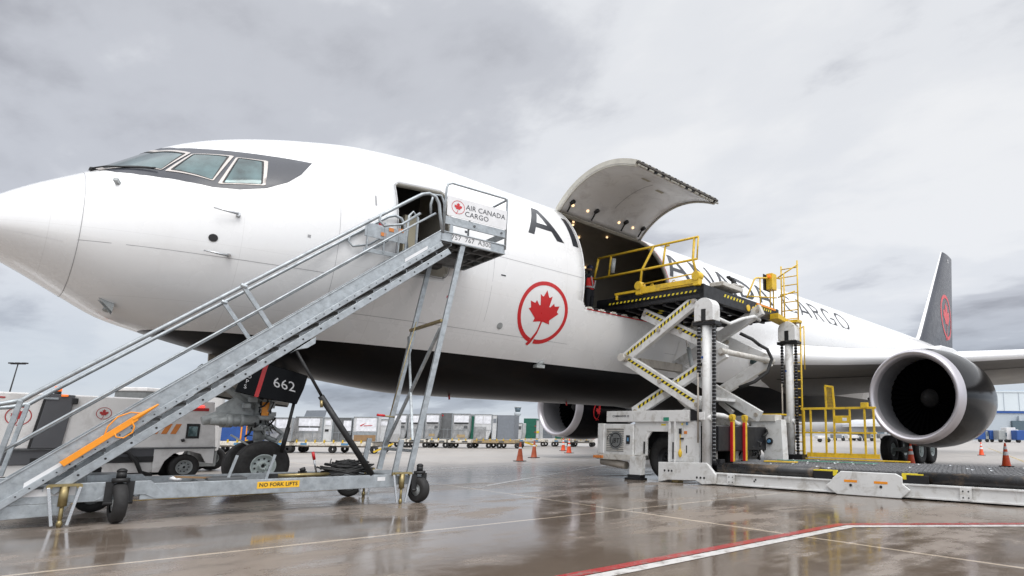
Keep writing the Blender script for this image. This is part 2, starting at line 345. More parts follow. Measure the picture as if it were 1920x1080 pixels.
def rondelle(cx, cy, R, w=.085):
    """ring with a leaf and a curved stem that breaks the ring at the foot; 2D loops"""
    k = .66*R/2.0
    leaf = [(cx+x*k, cy+y*k+.06*R) for x, y in LEAF]
    stem = [(cx+.035*R, cy-.25*R), (cx-.03*R, cy-.25*R), (cx-.08*R, cy-.6*R), (cx-.235*R, cy-.90*R), (cx-.34*R, cy-1.03*R), (cx-.25*R, cy-1.08*R), (cx-.17*R, cy-1.0*R), (cx-.035*R, cy-.68*R)]
    a0, a1 = radians(-104), radians(-78+0)
    n = 44; ring = []
    s0, s1 = radians(-95), radians(-95+350)
    for i in range(n+1): a = s0+(s1-s0)*i/n; ring.append((cx+R*cos(a), cy+R*sin(a)))
    for i in range(n, -1, -1): a = s0+(s1-s0)*i/n; ring.append((cx+R*(1-w*1.5)*cos(a), cy+R*(1-w*1.5)*sin(a)))
    return [ring, leaf, stem]
def stroke(pts, w):
    out = []
    for (x0, y0), (x1, y1) in zip(pts, pts[1:]):
        d = math.hypot(x1-x0, y1-y0); nx, ny = -(y1-y0)/d*w/2, (x1-x0)/d*w/2
        out.append([(x0+nx, y0+ny), (x0-nx, y0-ny), (x1-nx, y1-ny), (x1+nx, y1+ny)])
    return out
def band(pts, w):
    n = len(pts); o = []; i_ = []
    for k in range(n):
        a = pts[max(k-1, 0)]; b = pts[min(k+1, n-1)]; d = math.hypot(b[0]-a[0], b[1]-a[1]); nx, ny = -(b[1]-a[1])/d*w/2, (b[0]-a[0])/d*w/2
        o.append((pts[k][0]+nx, pts[k][1]+ny)); i_.append((pts[k][0]-nx, pts[k][1]-ny))
    return [o+i_[::-1]]
def arc(cx, cy, rx, ry, a0, a1, n=16): return [(cx+rx*cos(radians(a0+(a1-a0)*k/n)), cy+ry*sin(radians(a0+(a1-a0)*k/n))) for k in range(n+1)]
def glyph(c, w=.2, h=1., wd=1., t=None):
    """flared sans capitals; loops in a cell of height h"""
    t = w
    def S(pts, w_=t): return stroke(pts, w_)
    if c == 'A': r = [[(0, 0), (t*.95, 0), (.5*wd+.06, h), (.5*wd-.1, h)], [(wd-t*1.05, 0), (wd+.03, 0), (.5*wd+.1, h), (.5*wd-.07, h)], [(.17*wd, .27*h), (.83*wd, .27*h), (.80*wd, .27*h+t*.8), (.22*wd, .27*h+t*.8)]]
    elif c == 'I': r = [[(0, 0), (t, 0), (t*.92, h), (t*.08, h)]]
    elif c == 'N': r = [[(0, 0), (t*.75, 0), (t*.85, h), (0, h)], [(wd-t*.8, 0), (wd, 0), (wd, h), (wd-t*.7, h)], [(0, h), (t, h), (wd, 0), (wd-t, 0)]]
    elif c == 'D': r = [[(0, 0), (t, 0), (t, h), (0, h)]] + band(arc(.3*wd, h/2, .7*wd-t/2, h/2-t/2, -90, 90), t) + [[(t/2, 0), (.32*wd, 0), (.32*wd, t*.9), (t/2, t*.9)], [(t/2, h-t*.9), (.32*wd, h-t*.9), (.32*wd, h), (t/2, h)]]
    elif c == 'C': r = band(arc(wd*.55, h/2, .55*wd-t/2, h/2-t/2, 48, 312, 22), t)
    elif c == 'G': r = band(arc(wd*.52, h/2, .52*wd-t/2, h/2-t/2, 45, 325, 22), t) + [[(wd*.97-t, .08*h), (wd*.97, .08*h), (wd*.97, .48*h), (wd*.97-t, .48*h)], [(wd*.55, .40*h), (wd*.97, .40*h), (wd*.97, .48*h), (wd*.55, .48*h)]]
    elif c == 'O':
        n = 30; o = arc(wd*.55, h/2, .55*wd, h/2, 0, 360, n)[:-1]; i = arc(wd*.55, h/2, .55*wd-t, h/2-t, 0, 360, n)[:-1]
        r = [o[:n//2+1]+i[:n//2+1][::-1], o[n//2:]+[o[0]]+[i[0]]+i[n//2:][::-1]]
    elif c == 'R': r = [[(0, 0), (t, 0), (t, h), (0, h)]] + band(arc(.35*wd, h*.74, .45*wd-t/2, .26*h-t/2, -90, 90), t*.9) + [[(t/2, h-t*.9), (.37*wd, h-t*.9), (.37*wd, h), (t/2, h)], [(t/2, .48*h), (.37*wd, .48*h), (.37*wd, .48*h+t*.9), (t/2, .48*h+t*.9)], [(.35*wd, .5*h), (.35*wd+t, .5*h), (wd, 0), (wd-t*1.1, 0)]]
    else: r = []
    return r
def text_mb(txt, size, fn, d=(0, 0, 0), bold=False):
    """text outlines from Blender's own font, mapped through fn(u,v)"""
    cu = bpy.data.curves.new('t', 'FONT'); cu.body = txt; cu.size = size; cu.resolution_u = 2; cu.align_x = 'CENTER'; cu.align_y = 'CENTER'
    if bold: cu.offset = size*.018
    o = bpy.data.objects.new('t', cu); COL.objects.link(o); dg = bpy.context.evaluated_depsgraph_get()
    me = o.evaluated_get(dg).to_mesh(); mb = MB(); mb.add([fn(v.co.x, v.co.y) for v in me.vertices], [list(p.vertices) for p in me.polygons])
    o.evaluated_get(dg).to_mesh_clear(); bpy.data.objects.remove(o); bpy.data.curves.remove(cu); return mb
def stripes(mb, p, q, w, nrm, n, m0=0, m1=1, eps=.003):
    """row of slanted hazard bars along p-q lying on a face with normal nrm"""
    p, q, nrm = V(p), V(q), V(nrm).normalized(); d = q-p; ln = d.length; d.normalize(); s = nrm.cross(d).normalized()*w/2; o = nrm*eps
    mb.add([p-s+o, q-s+o, q+s+o, p+s+o], [(0, 1, 2, 3)], m0); st = ln/n
    for k in range(n):
        a = p+d*(st*k+.08*st); b = a+d*st*.48; sl = d*min(w*.6, st*.4)
        mb.add([a-s+o*2, b-s+o*2, b+s+sl+o*2, a+s+sl+o*2], [(0, 1, 2, 3)], m1)
# ------------------------------------------------------------------ ground
g = MB(); g.add([(-3000, -3000, 0), (3000, -3000, 0), (3000, 3000, 0), (-3000, 3000, 0)], [(0, 1, 2, 3)])
tag(g.build('apron', 'ground'), kind='structure')
def ribbon(pts, w, z, name, m, side=0):
    mb = MB(); P = [V((x, y, z)) for x, y in pts]; L_ = []; R_ = []
    for i, p in enumerate(P):
        d1 = (P[min(i+1, len(P)-1)]-P[max(i-1, 0)]).normalized(); n = V((-d1.y, d1.x, 0))
        if 0 < i < len(P)-1: k = 1/max(.3, n.dot(V((-(P[i]-P[i-1]).normalized().y, (P[i]-P[i-1]).normalized().x, 0))))
        else: k = 1
        L_.append(p+n*k*(side+w/2)); R_.append(p+n*k*(side-w/2))
    vs = L_+R_; n = len(P); mb.add(vs, [(n+i, n+i+1, i+1, i) for i in range(n-1)]); return tag(mb.build(name, m), kind='structure')
bend = [(2.0, -9.72), (5.3, -10.03), (9.24, -10.34), (14.0, -14.95)]
ribbon(bend, .14, .004, 'red_line', 'pred', .09)
ribbon(bend, .15, .004, 'white_line', 'pwhite', -.08)
ribbon([(2.6, -.72), (6.9, -1.10)], .1, .004, 'yellow_line', 'pyel')
ribbon([(9.2, -2.2), (12.5, -.35), (18, 2.7)], .12, .004, 'reflection_streak', 'pwhite')  # reflection on the apron, painted as a pale ribbon
ribbon([(8, 2.75), (20, 5.8), (40, 10)], .12, .004, 'edge_line', 'pwhite')
ribbon([(30, -9), (70, 2)], .15, .004, 'stand_line', 'pyel')
# ================================================================== AIRPLANE
plane = empty('cargo_airplane', (5.4, 0, 0), 0, 'large white cargo jet with black belly, red leaf emblem and raised side cargo door', 'airplane')
POFF = V((5.4, 0, 0))
class PB(MB):  # mesh written in world coordinates, stored relative to the airplane
    def build(s, name, mats, parent=plane, **k):
        off = POFF if parent is plane or parent.get('_w') else V((0, 0, 0))
        s.v = [tuple(V(v)-POFF) for v in s.v]
        return super().build(name, mats, parent, **k)
X0 = 1.0
XS = [0, .12, .4, .85, 1.4, 1.9, 2.4, 2.9, 3.5, 4.4, 5.6, 7.5, 10., 33., 37., 42., 47., 51., 53.4]
ZT = [4.15, 4.37, 4.655, 5.02, 5.391, 5.80, 6.206, 6.497, 6.751, 7.043, 7.321, 7.48, 7.47, 7.47, 7.47, 7.46, 7.38, 7.15, 6.75]
ZB = [4.15, 4.04, 3.86, 3.611, 3.277, 2.998, 2.841, 2.705, 2.566, 2.394, 2.175, 1.99, 1.98, 1.98, 2.25, 3.2, 4.35, 5.35, 6.0]
WW = [.0, .374, .691, 1.046, 1.361, 1.603, 1.793, 1.94, 2.099, 2.281, 2.434, 2.515, 2.515, 2.515, 2.48, 2.1, 1.5, .8, .25]
ZM = [4.15, 4.162, 4.173, 4.183, 4.2, 4.249, 4.33, 4.42, 4.532, 4.684, 4.826, 4.944, 4.955, 4.955, 5.05, 5.45, 5.95, 6.3, 6.4]
def pchip(x, y):
    n = len(x); h = [x[i+1]-x[i] for i in range(n-1)]; d = [(y[i+1]-y[i])/h[i] for i in range(n-1)]; m = [d[0]]+[0]*(n-2)+[d[-1]]
    for i in range(1, n-1):
        if d[i-1]*d[i] > 0: w1 = 2*h[i]+h[i-1]; w2 = h[i]+2*h[i-1]; m[i] = (w1+w2)/(w1/d[i-1]+w2/d[i])
    def f(q):
        i = 0
        while i < n-2 and q > x[i+1]: i += 1
        t = (q-x[i])/h[i]
        return (2*t**3-3*t**2+1)*y[i]+(t**3-2*t**2+t)*h[i]*m[i]+(-2*t**3+3*t**2)*y[i+1]+(t**3-t**2)*h[i]*m[i+1]
    return f
SQ = [sqrt(v) for v in XS]; fT, fB, fW, fM = (pchip(SQ, a) for a in (ZT, ZB, WW, ZM))
_pc = {}
def prof(x):
    k = round(x, 4)
    if k not in _pc: s = sqrt(min(max(x-X0, 0), XS[-1])); _pc[k] = (fT(s), fB(s), max(fW(s), 0), fM(s))
    return _pc[k]
def SF(x, a, off=0.):
    """fuselage surface: station x, section angle a (radians, 0 = crown, + = port), pushed out by off"""
    zt, zb, w, zm = prof(x); c = cos(a); hz = (zt-zm) if c > 0 else (zm-zb)
    y = -w*sin(a); z = zm+hz*c
    if off:
        n = V((0, -sin(a)/max(w, .05), c/max(hz, .05)))
        e = .02; zt2, zb2, w2, zm2 = prof(x+e); hz2 = (zt2-zm2) if c > 0 else (zm2-zb2)
        n.normalize(); tx = V((e, -w2*sin(a)-y, zm2+hz2*c-z)).normalized(); n = (n-tx*n.dot(tx)).normalized()
        return V((x, y, z))+n*off
    return V((x, y, z))
def ang_at(x, z):
    zt, zb, w, zm = prof(x); hz = (zt-zm) if z > zm else (zm-zb); return math.acos(max(-1, min(1, (z-zm)/hz)))
def XZ(off): return lambda x, z: SF(x, ang_at(x, z), off)
def XA(off): return lambda x, a: SF(x, a/6., off)     # v carries 6 * angle so that both axes are of like size
# --- grid with openings
D1 = (6.74, 7.82, radians(59), radians(102.6)); CD = (11.58, 14.98, radians(28), radians(102.7))
xs = [X0+.0005]+[X0+.9*(k/16)**2 for k in range(1, 17)]+[X0+.9+k*.14 for k in range(1, 33)]
xs += [6.5+.3*k for k in range(0, 19)]+[12+.34*k for k in range(0, 14)]+[17+.8*k for k in range(0, 47)]
def rr(c, r, n=4): return [c+r*k/n for k in range(0, n+1)]
xs += rr(D1[0], .12)+rr(D1[1], -.12)+rr(CD[0], .16)+rr(CD[1], -.16)
xs = sorted(x for x in xs if x <= X0+XS[-1]); xx = [xs[0]]
keep = set(round(v, 4) for v in rr(D1[0], .12)+rr(D1[1], -.12)+rr(CD[0], .16)+rr(CD[1], -.16))
for x in xs[1:]:
    if x-xx[-1] < .018:
        continue
    xx.append(x)
xs = xx
an = [radians(5*k) for k in range(-36, 37)]
an += rr(D1[2], .05)+rr(D1[3], -.05)+rr(CD[2], .06)+rr(CD[3], -.06)+[radians(v) for v in (-77.5, -72.5)]
an = sorted(an); aa = [an[0]]
for a in an[1:]:
    if a-aa[-1] > .008: aa.append(a)
aa[-1] = pi; an = aa
def in_round(x, a, D, rx, ra):
    if not (D[0] < x < D[1] and D[2] < a < D[3]): return False
    dx = max(D[0]+rx-x, x-(D[1]-rx), 0)/rx; da = max(D[2]+ra-a, a-(D[3]-ra), 0)/ra
    return dx*dx+da*da <= 1.0
fb = PB(); nA = len(an)-1
fb.v = [tuple(SF(x, a)) for x in xs for a in an[:-1]]
for i in range(len(xs)-1):
    for k in range(nA):
        xm = (xs[i]+xs[i+1])/2; am = (an[k]+an[k+1])/2
        if in_round(xm, am, D1, .12, .05) or in_round(xm, am, CD, .16, .06): continue
        fb.f.append([i*nA+k, i*nA+(k+1) % nA, (i+1)*nA+(k+1) % nA, (i+1)*nA+k]); fb.m.append(0); fb.sm.append(True)
fb.f.append(list(range(nA))); fb.m.append(0); fb.sm.append(True)
fb.f.append([(len(xs)-1)*nA+k for k in reversed(range(nA))]); fb.m.append(0); fb.sm.append(True)
fus = fb.build('fuselage', ['fus', 'liner', 'rim'])
so = fus.modifiers.new('solid', 'SOLIDIFY'); so.thickness = .11; so.offset = -1; so.material_offset = 1; so.material_offset_rim = 2
# interior: floor, ceiling lights, nets, door-1 vestibule
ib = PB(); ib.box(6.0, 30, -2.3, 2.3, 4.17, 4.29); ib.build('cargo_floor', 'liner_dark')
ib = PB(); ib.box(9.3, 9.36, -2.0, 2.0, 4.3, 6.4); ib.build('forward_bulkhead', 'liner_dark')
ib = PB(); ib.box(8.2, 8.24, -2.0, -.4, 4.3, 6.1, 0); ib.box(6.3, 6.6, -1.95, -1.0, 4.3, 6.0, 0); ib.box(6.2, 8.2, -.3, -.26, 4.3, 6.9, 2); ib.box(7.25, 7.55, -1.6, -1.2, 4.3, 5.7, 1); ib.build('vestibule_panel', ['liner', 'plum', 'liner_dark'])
for (x, a) in ((12.3, -8), (13.0, 8), (13.9, -10), (14.5, 6), (12.6, 20), (12.9, -55), (14.1, -62), (15.2, -40), (7.5, -20)):
    q = SF(x, radians(a), -.17); q2 = SF(x, radians(a), -.13); lb = PB(); lb.tube([q2, q], .032, 10); lb.build('ceiling_light', 'lampw')
# red line and pale frame around the cargo opening
def outline_strip(D, off0, off1, w, name, m, rx=.16, ra=.06, parts=None):
    pts = []
    corners = [(D[0]+rx, D[2]+ra, 180, 270), (D[1]-rx, D[2]+ra, 270, 360), (D[1]-rx, D[3]-ra, 0, 90), (D[0]+rx, D[3]-ra, 90, 180)]
    for cx_, ca, a0, a1 in corners:
        for k in range(7): t = radians(a0+(a1-a0)*k/6); pts.append((cx_, ca, cos(t), sin(t)))
    mb = PB(); vs = []; P0 = []
    for (cx_, ca, c, s) in pts: P0.append((cx_, ca, c, s))
    dense = []
    for i in range(len(P0)):
        a = P0[i]; b = P0[(i+1) % len(P0)]
        pa = (a[0]+rx*a[2], a[1]+ra*a[3]); pb = (b[0]+rx*b[2], b[1]+ra*b[3]); n = max(1, int(max(abs(pa[0]-pb[0])/.3, abs(pa[1]-pb[1])/.08)))
        for k in range(n): t = k/n; dense.append((pa[0]+(pb[0]-pa[0])*t, pa[1]+(pb[1]-pa[1])*t, a[2]+(b[2]-a[2])*t, a[3]+(b[3]-a[3])*t))
    n = len(dense)
    for (x, a, c, s) in dense:
        vs += [SF(x+c*.012, a+s*.005, off0), SF(x+c*(w+.012), a+s*(w+.012)/2.6, off0)]
    for i in range(n): mb.add(vs[2*i:2*i+2]+([vs[2*i+2], vs[2*i+3]] if i < n-1 else vs[:2]), [(0, 1, 3, 2)], 1 if dense[i][0] < D[0]+.2 or dense[i][1] < D[2]+.02 else 0)
    return mb.build(name, m)
outline_strip(CD, .004, 0, .03, 'door_outline', ['red', 'white'])
outline_strip(D1, .004, 0, .02, 'door_outline', 'seam', .12, .05)
# sill fittings
sb = PB()
for k in range(15):
    x = 11.75+k*.215; p0 = SF(x, radians(101.6), .02); sb = PB(); sb.box(x, x+.13, p0.y-.01, p0.y+.16, 4.28, 4.33, k % 2); sb.build('sill_roller', ['rim', 'blackm'])
# --- raised cargo door
hg = SF(12, radians(28)); hy, hz_ = hg.y, hg.z; ph = radians(-76)
def rotp(p): y, z = p.y-hy, p.z-hz_; return V((p.x, hy+cos(ph)*y-sin(ph)*z, hz_+sin(ph)*y+cos(ph)*z))
db = PB(); na = 22; A = [radians(28.6+(101.5-28.6)*k/na) for k in range(na+1)]; xsd = [11.60, 11.66]+[11.7+.1*3.26*k for k in range(11)]+[14.96]
for off in (0, -.13):
    db.add([rotp(SF(x, a, off)) for x in (xsd) for a in A], [(i*(na+1)+k, i*(na+1)+k+1, (i+1)*(na+1)+k+1, (i+1)*(na+1)+k) for i in range(len(xsd)-1) for k in range(na)], 0 if off == 0 else 1, True)
nd = len(xsd)*(na+1)
rim = [i for i in range(na+1)]+[(i+1)*(na+1)-1 for i in range(1, len(xsd))]+[(len(xsd)-1)*(na+1)+k for k in reversed(range(na))]+[i*(na+1) for i in reversed(range(1, len(xsd)-1))]
for a, b in zip(rim, rim[1:]+rim[:1]): db.f.append([a, b, b+nd, a+nd]); db.m.append(2); db.sm.append(False)
cdoor = db.build('cargo_door', ['white', 'gpuw', 'rim'])
kb = PB()   # latches along the free edge
for k in range(26):
    x = 11.7+k*.126; a = radians(100.6); p = rotp(SF(x, a, -.07)); q = rotp(SF(x, radians(102.3), -.05)); kb.beam(p, q, .075, .13, k % 2)
for k in range(11): x = 11.75+k*.31; kb.tube([rotp(SF(x, radians(102.2), -.1)), rotp(SF(x+.16, radians(102.2), -.1))], .03, 6, 0)
kb.beam(rotp(SF(11.62, radians(101.6), -.06)), rotp(SF(14.95, radians(101.6), -.06)), .13, .05, 2)
kb.build('door_latches', ['rim', 'blackm', 'liner_dark'], cdoor).parent = cdoor
eb = PB()
for s_ in (11.64, 14.9): eb = PB(); eb.tube([rotp(SF(s_, a, -.15)) for a in A], .03, 6); eb.build('door_edge_frame', 'rim', cdoor)
for x in (11.95, 12.5, 13.75, 14.35):
    p = rotp(SF(x, radians(36), -.15)); q = rotp(SF(x, radians(36), -.10)); lb = PB(); lb.tube([q, p], .04, 12); lb.build('door_lamp', 'lampw', cdoor)
for x in (11.85, 12.75, 13.95, 14.7):
    hb = PB(); hb.tube([rotp(SF(x, radians(31), -.20)), rotp(SF(x, radians(38), -.16))], .022, 8); hb.tube([rotp(SF(x, radians(37), -.14)), rotp(SF(x, radians(40), -.2))], .055, 8); hb.build('door_actuator', 'blackm', cdoor)
for (x, a) in ((12.7, 83), (13.6, 76)):
    fb2 = PB(); cdt_patch(fb2, [[(x, radians(a)*6), (x+.3, radians(a)*6), (x+.3, radians(a)*6+.28), (x, radians(a)*6+.28)]], lambda u, v: rotp(SF(u, v/6, -.136)), .2); fb2.build('door_recess', 'plum', cdoor)
sb = PB(); sb.add([rotp(SF(13.0+.0*k, a, -.134)) for a in A[4:-2] for k in (0, 1)][0:0], [])
for xq in (13.25,):
    pts = [rotp(SF(xq, a, -.134)) for a in A[5:17]]; pts2 = [rotp(SF(xq+.02, a, -.134)) for a in A[5:17]]; n = len(pts)
    sb.add(pts+pts2, [(i, i+1, n+i+1, n+i) for i in range(n-1)])
sb.build('door_seam', 'seam', cdoor)
# --- cockpit glazing on the fuselage skin (station, 6*angle in radians)
def dg(pts): return [(x, radians(a)*6) for x, a in pts]
def mirror(pts): return [(x, -a) for x, a in pts]
mask = dg([(2.36, 0), (2.49, 27), (2.70, 43), (2.95, 52), (3.2, 58.5), (3.5, 63.8), (3.84, 68.2), (4.19, 70.1), (4.56, 69.3), (4.88, 65.7), (5.09, 60.8), (5.30, 52.2), (4.95, 49.6), (4.62, 47), (4.3, 44), (4.03, 41), (3.75, 37), (3.45, 30), (3.3, 20), (3.25, 0)])
for sgn in (1, -1):
    P = mask if sgn == 1 else mirror(mask)
    cdt_patch(PB(), [P], XA(.004), .16).build('cockpit_mask', 'charcoal')
wins = [dg([(2.50, 5), (2.60, 31.5), (3.21, 52), (3.52, 40.5), (3.16, 27), (3.06, 5)]),
        dg([(3.32, 54), (3.83, 64), (4.08, 47.5), (3.62, 42.5)]),
        dg([(3.96, 66.2), (4.50, 67.4), (4.55, 52.2), (4.20, 49.2)])]
def grow(P, k):
    n = len(P); cx_ = sum(p[0] for p in P)/n; cy_ = sum(p[1] for p in P)/n; out = []
    for i in range(n):
        a, b, c = P[i-1], P[i], P[(i+1) % n]
        def nn(p, q): d = math.hypot(q[0]-p[0], q[1]-p[1]); return ((q[1]-p[1])/d, -(q[0]-p[0])/d)
        n1_, n2_ = nn(a, b), nn(b, c); s = (n1_[0]+n2_[0], n1_[1]+n2_[1]); l = math.hypot(*s); s = (s[0]/l, s[1]/l)
        if s[0]*(b[0]-cx_)+s[1]*(b[1]-cy_) < 0: s = (-s[0], -s[1])
        out.append((b[0]+s[0]*k, b[1]+s[1]*k))
    return out
def rounded(P, r=.06, n=4):
    out = []; m_ = len(P)
    for i in range(m_):
        a, b, c = P[i-1], P[i], P[(i+1) % m_]
        def to(p): d = math.hypot(p[0]-b[0], p[1]-b[1]); return (b[0]+(p[0]-b[0])/d*r, b[1]+(p[1]-b[1])/d*r)
        p, q = to(a), to(c)
        for k in range(n+1): t = k/n; out.append(((1-t)**2*p[0]+2*t*(1-t)*b[0]+t*t*q[0], (1-t)**2*p[1]+2*t*(1-t)*b[1]+t*t*q[1]))
    return out
for wi, P0 in enumerate(wins):
    for sgn in (1, -1):
        P = P0 if sgn == 1 else mirror(P0)
        fr = PB(); cdt_patch(fr, [rounded(grow(P, .075)), rounded(P, .05)], XA(.012), .16, 0, 'odd'); fo = fr.build('window_frame', 'beige')
        sl = PB(); cdt_patch(sl, [rounded(grow(P, .008), .05), rounded(grow(P, -.03), .04)], XA(.0145), .16, 0, 'odd'); sl.build('window_seal', 'blackm', fo)
        cdt_patch(PB(), [rounded(P, .05)], XA(.009), .16).build('cockpit_window', 'glass')
# wipers, probes, ports
wb_ = PB(); wb_.tube([SF(2.48, radians(25), .04), SF(2.62, radians(33), .05), SF(3.15, radians(51.5), .05)], .014, 6); wb_.lathe([(0, .0), (.0, .05), (.05, .04), (.06, 0)], SF(2.46, radians(24), 0), (0, 0, 1), 10); wb_.build('wiper', 'blackm')
for (x, a) in ((4.19, 83.5), (4.14, 104)):
    b_ = PB(); p = SF(x, radians(a), 0); q = SF(x, radians(a), .09); b_.tube([p, q], .035, 8); b_.tube([q, q+V((-.34, .03, .02))], [.022, .012], 8); b_.build('pitot_probe', 'steel')
b_ = PB(); c_ = SF(3.90, radians(95), 0); b_.tube([c_, SF(3.90, radians(95), .012)], .065, 16); b_.build('static_port', 'blackm')
b_ = PB(); b_.beam(SF(2.72, radians(57), 0), SF(2.72, radians(57), .1), .06, .05); b_.build('ice_probe', 'gear')
b_ = PB(); cdt_patch(b_, [circle(9.33, 3.52, .075, 14)], XZ(.006), .1); b_.build('port_cover', 'gear')
b_ = PB(); b_.box(10.7, 10.95, -1.84, -1.70, 2.72, 2.80); b_.tube([(10.78, -1.75, 2.8), (10.9, -1.83, 2.88)], .05, 8); b_.build('drain_mast', 'gear')
for x in (9.3, 13.0):
    b_ = PB(); b_.tube([(x, -.3, 2.02), (x+.02, -.3, 1.91)], .022, 8); b_.build('belly_antenna', 'mred')
for (x, z) in ((15.9, 7.49), (19.5, 7.49)): b_ = PB(); b_.add([(x, -.01, 7.45), (x+.35, -.01, 7.45), (x+.3, -.01, 7.75), (x+.2, -.01, 7.75), (x, .01, 7.45), (x+.35, .01, 7.45), (x+.3, .01, 7.75), (x+.2, .01, 7.75)], [(0, 1, 2, 3), (7, 6, 5, 4), (0, 3, 7, 4), (1, 5, 6, 2), (3, 2, 6, 7)]); b_.build('blade_antenna', 'white')
for x, z, w_, h_, m_ in ((6.3, 5.45, .035, .22, 'seam'), (6.36, 5.05, .10, .05, 'finred'), (8.15, 5.35, .09, .05, 'charcoal'), (5.2, 4.55, .05, .05, 'seam'), (9.1, 4.6, .12, .03, 'charcoal'), (7.9, 3.9, .05, .05, 'finred')):
    cdt_patch(PB(), [[(x, z), (x+w_, z), (x+w_, z+h_), (x, z+h_)]], XZ(.003), .1).build('placard', m_)
# panel seams
def seam_z(x0, x1, z, w=.012, nm='panel_seam'):
    n = int((x1-x0)/.3)+2; P = [x0+(x1-x0)*k/(n-1) for k in range(n)]; mb = PB()
    mb.add([XZ(.002)(x, z-w/2) for x in P]+[XZ(.002)(x, z+w/2) for x in P], [(i, i+1, n+i+1, n+i) for i in range(n-1)], 0, True); return mb
def seam_x(x, a0, a1, w=.012):
    n = int(abs(a1-a0)/5)+2; P = [radians(a0+(a1-a0)*k/(n-1)) for k in range(n)]; mb = PB()
    mb.add([SF(x-w/2, a, .002) for a in P]+[SF(x+w/2, a, .002) for a in P], [(i, i+1, n+i+1, n+i) for i in range(n-1)], 0, True); return mb
for x0, x1, z in ((2.36, 5.6, 3.98), (8.2, 11.5, 5.02), (5.8, 11.4, 3.35), (15.1, 22, 5.02), (5.5, 11.2, 6.85), (15.1, 30, 3.5)): seam_z(x0, x1, z, .008).build('panel_seam', 'seam')
for x, a0, a1 in ((2.37, -180, 180), ): seam_x(x, a0, a1, .008).build('radome_seam', 'seam')
for x, a0, a1 in ((8.9, 40, 118), (5.7, 62, 118), (17.6, 30, 110), (22.0, 30, 110)): seam_x(x, a0, a1, .006).build('panel_seam', 'seam')
for a in (62, 108): # lightning strips on the radome
    mb = PB(); P = [1.25+.12*k for k in range(9)]; n = len(P); mb.add([SF(x, radians(a)-.004, .004) for x in P]+[SF(x, radians(a)+.004, .004) for x in P], [(i, i+1, n+i+1, n+i) for i in range(n-1)]); mb.build('lightning_strip', 'conew')
# emblem and lettering
mb = PB(); cdt_patch(mb, rondelle(10.42, 3.98, .73), XZ(.004), .09); mb.build('leaf_emblem', 'red')
def letters(seq, z0, h, w):
    for c, x, wd in seq:
        mb = PB()
        for lp in glyph(c, w, h, wd): cdt_patch(mb, [[(x+u, z0+v) for u, v in lp]], XZ(.0045 if c != 'A' else .0045), .12)
        mb.build('letter', 'letter')
letters([('A', 9.88, 1.08), ('I', 11.28, .2)], 5.83, .87, .19)
letters([('A', 15.12, 1.1), ('N', 16.62, .98), ('A', 17.78, 1.0), ('D', 19.05, 1.02), ('A', 20.25, 1.05)], 5.83, .87, .17)
letters([('C', 22.3, .9), ('A', 23.42, 1.0), ('R', 24.75, .85), ('G', 25.8, .98), ('O', 27.1, 1.0)], 5.83, .87, .11)
# --- wing-body fairing
fr = PB(); n = 28; st = [(15.6, .0), (16.3, .10), (17.2, .28), (18.5, .42), (20, .48), (24, .5), (28, .48), (31, .34), (33.5, .0)]
secs = []
for x, b in st:
    row = []
    for k in range(n+1):
        a = radians(66+(360-132)*k/n) if False else radians(72+216*k/n)
        s = SF(min(x, 33), a if a <= pi else a-2*pi); y = s.y*(1+b*.36*max(0, sin(a)**2)); z = s.z-(b*.5 if s.z < 3.2 else b*.5*max(0, (4.3-s.z)/1.1) if s.z < 4.3 else 0)
        nrm = V((0, -sin(a), cos(a))); e = .0 if k in (0, n) else .012; row.append(V((x, y, z))+nrm*e)
    secs.append(row)
fr.add([p for r_ in secs for p in r_], [(i*(n+1)+k, i*(n+1)+k+1, (i+1)*(n+1)+k+1, (i+1)*(n+1)+k) for i in range(len(st)-1) for k in range(n)], 0, True)
fo = fr.build('wing_body_fairing', 'fus')
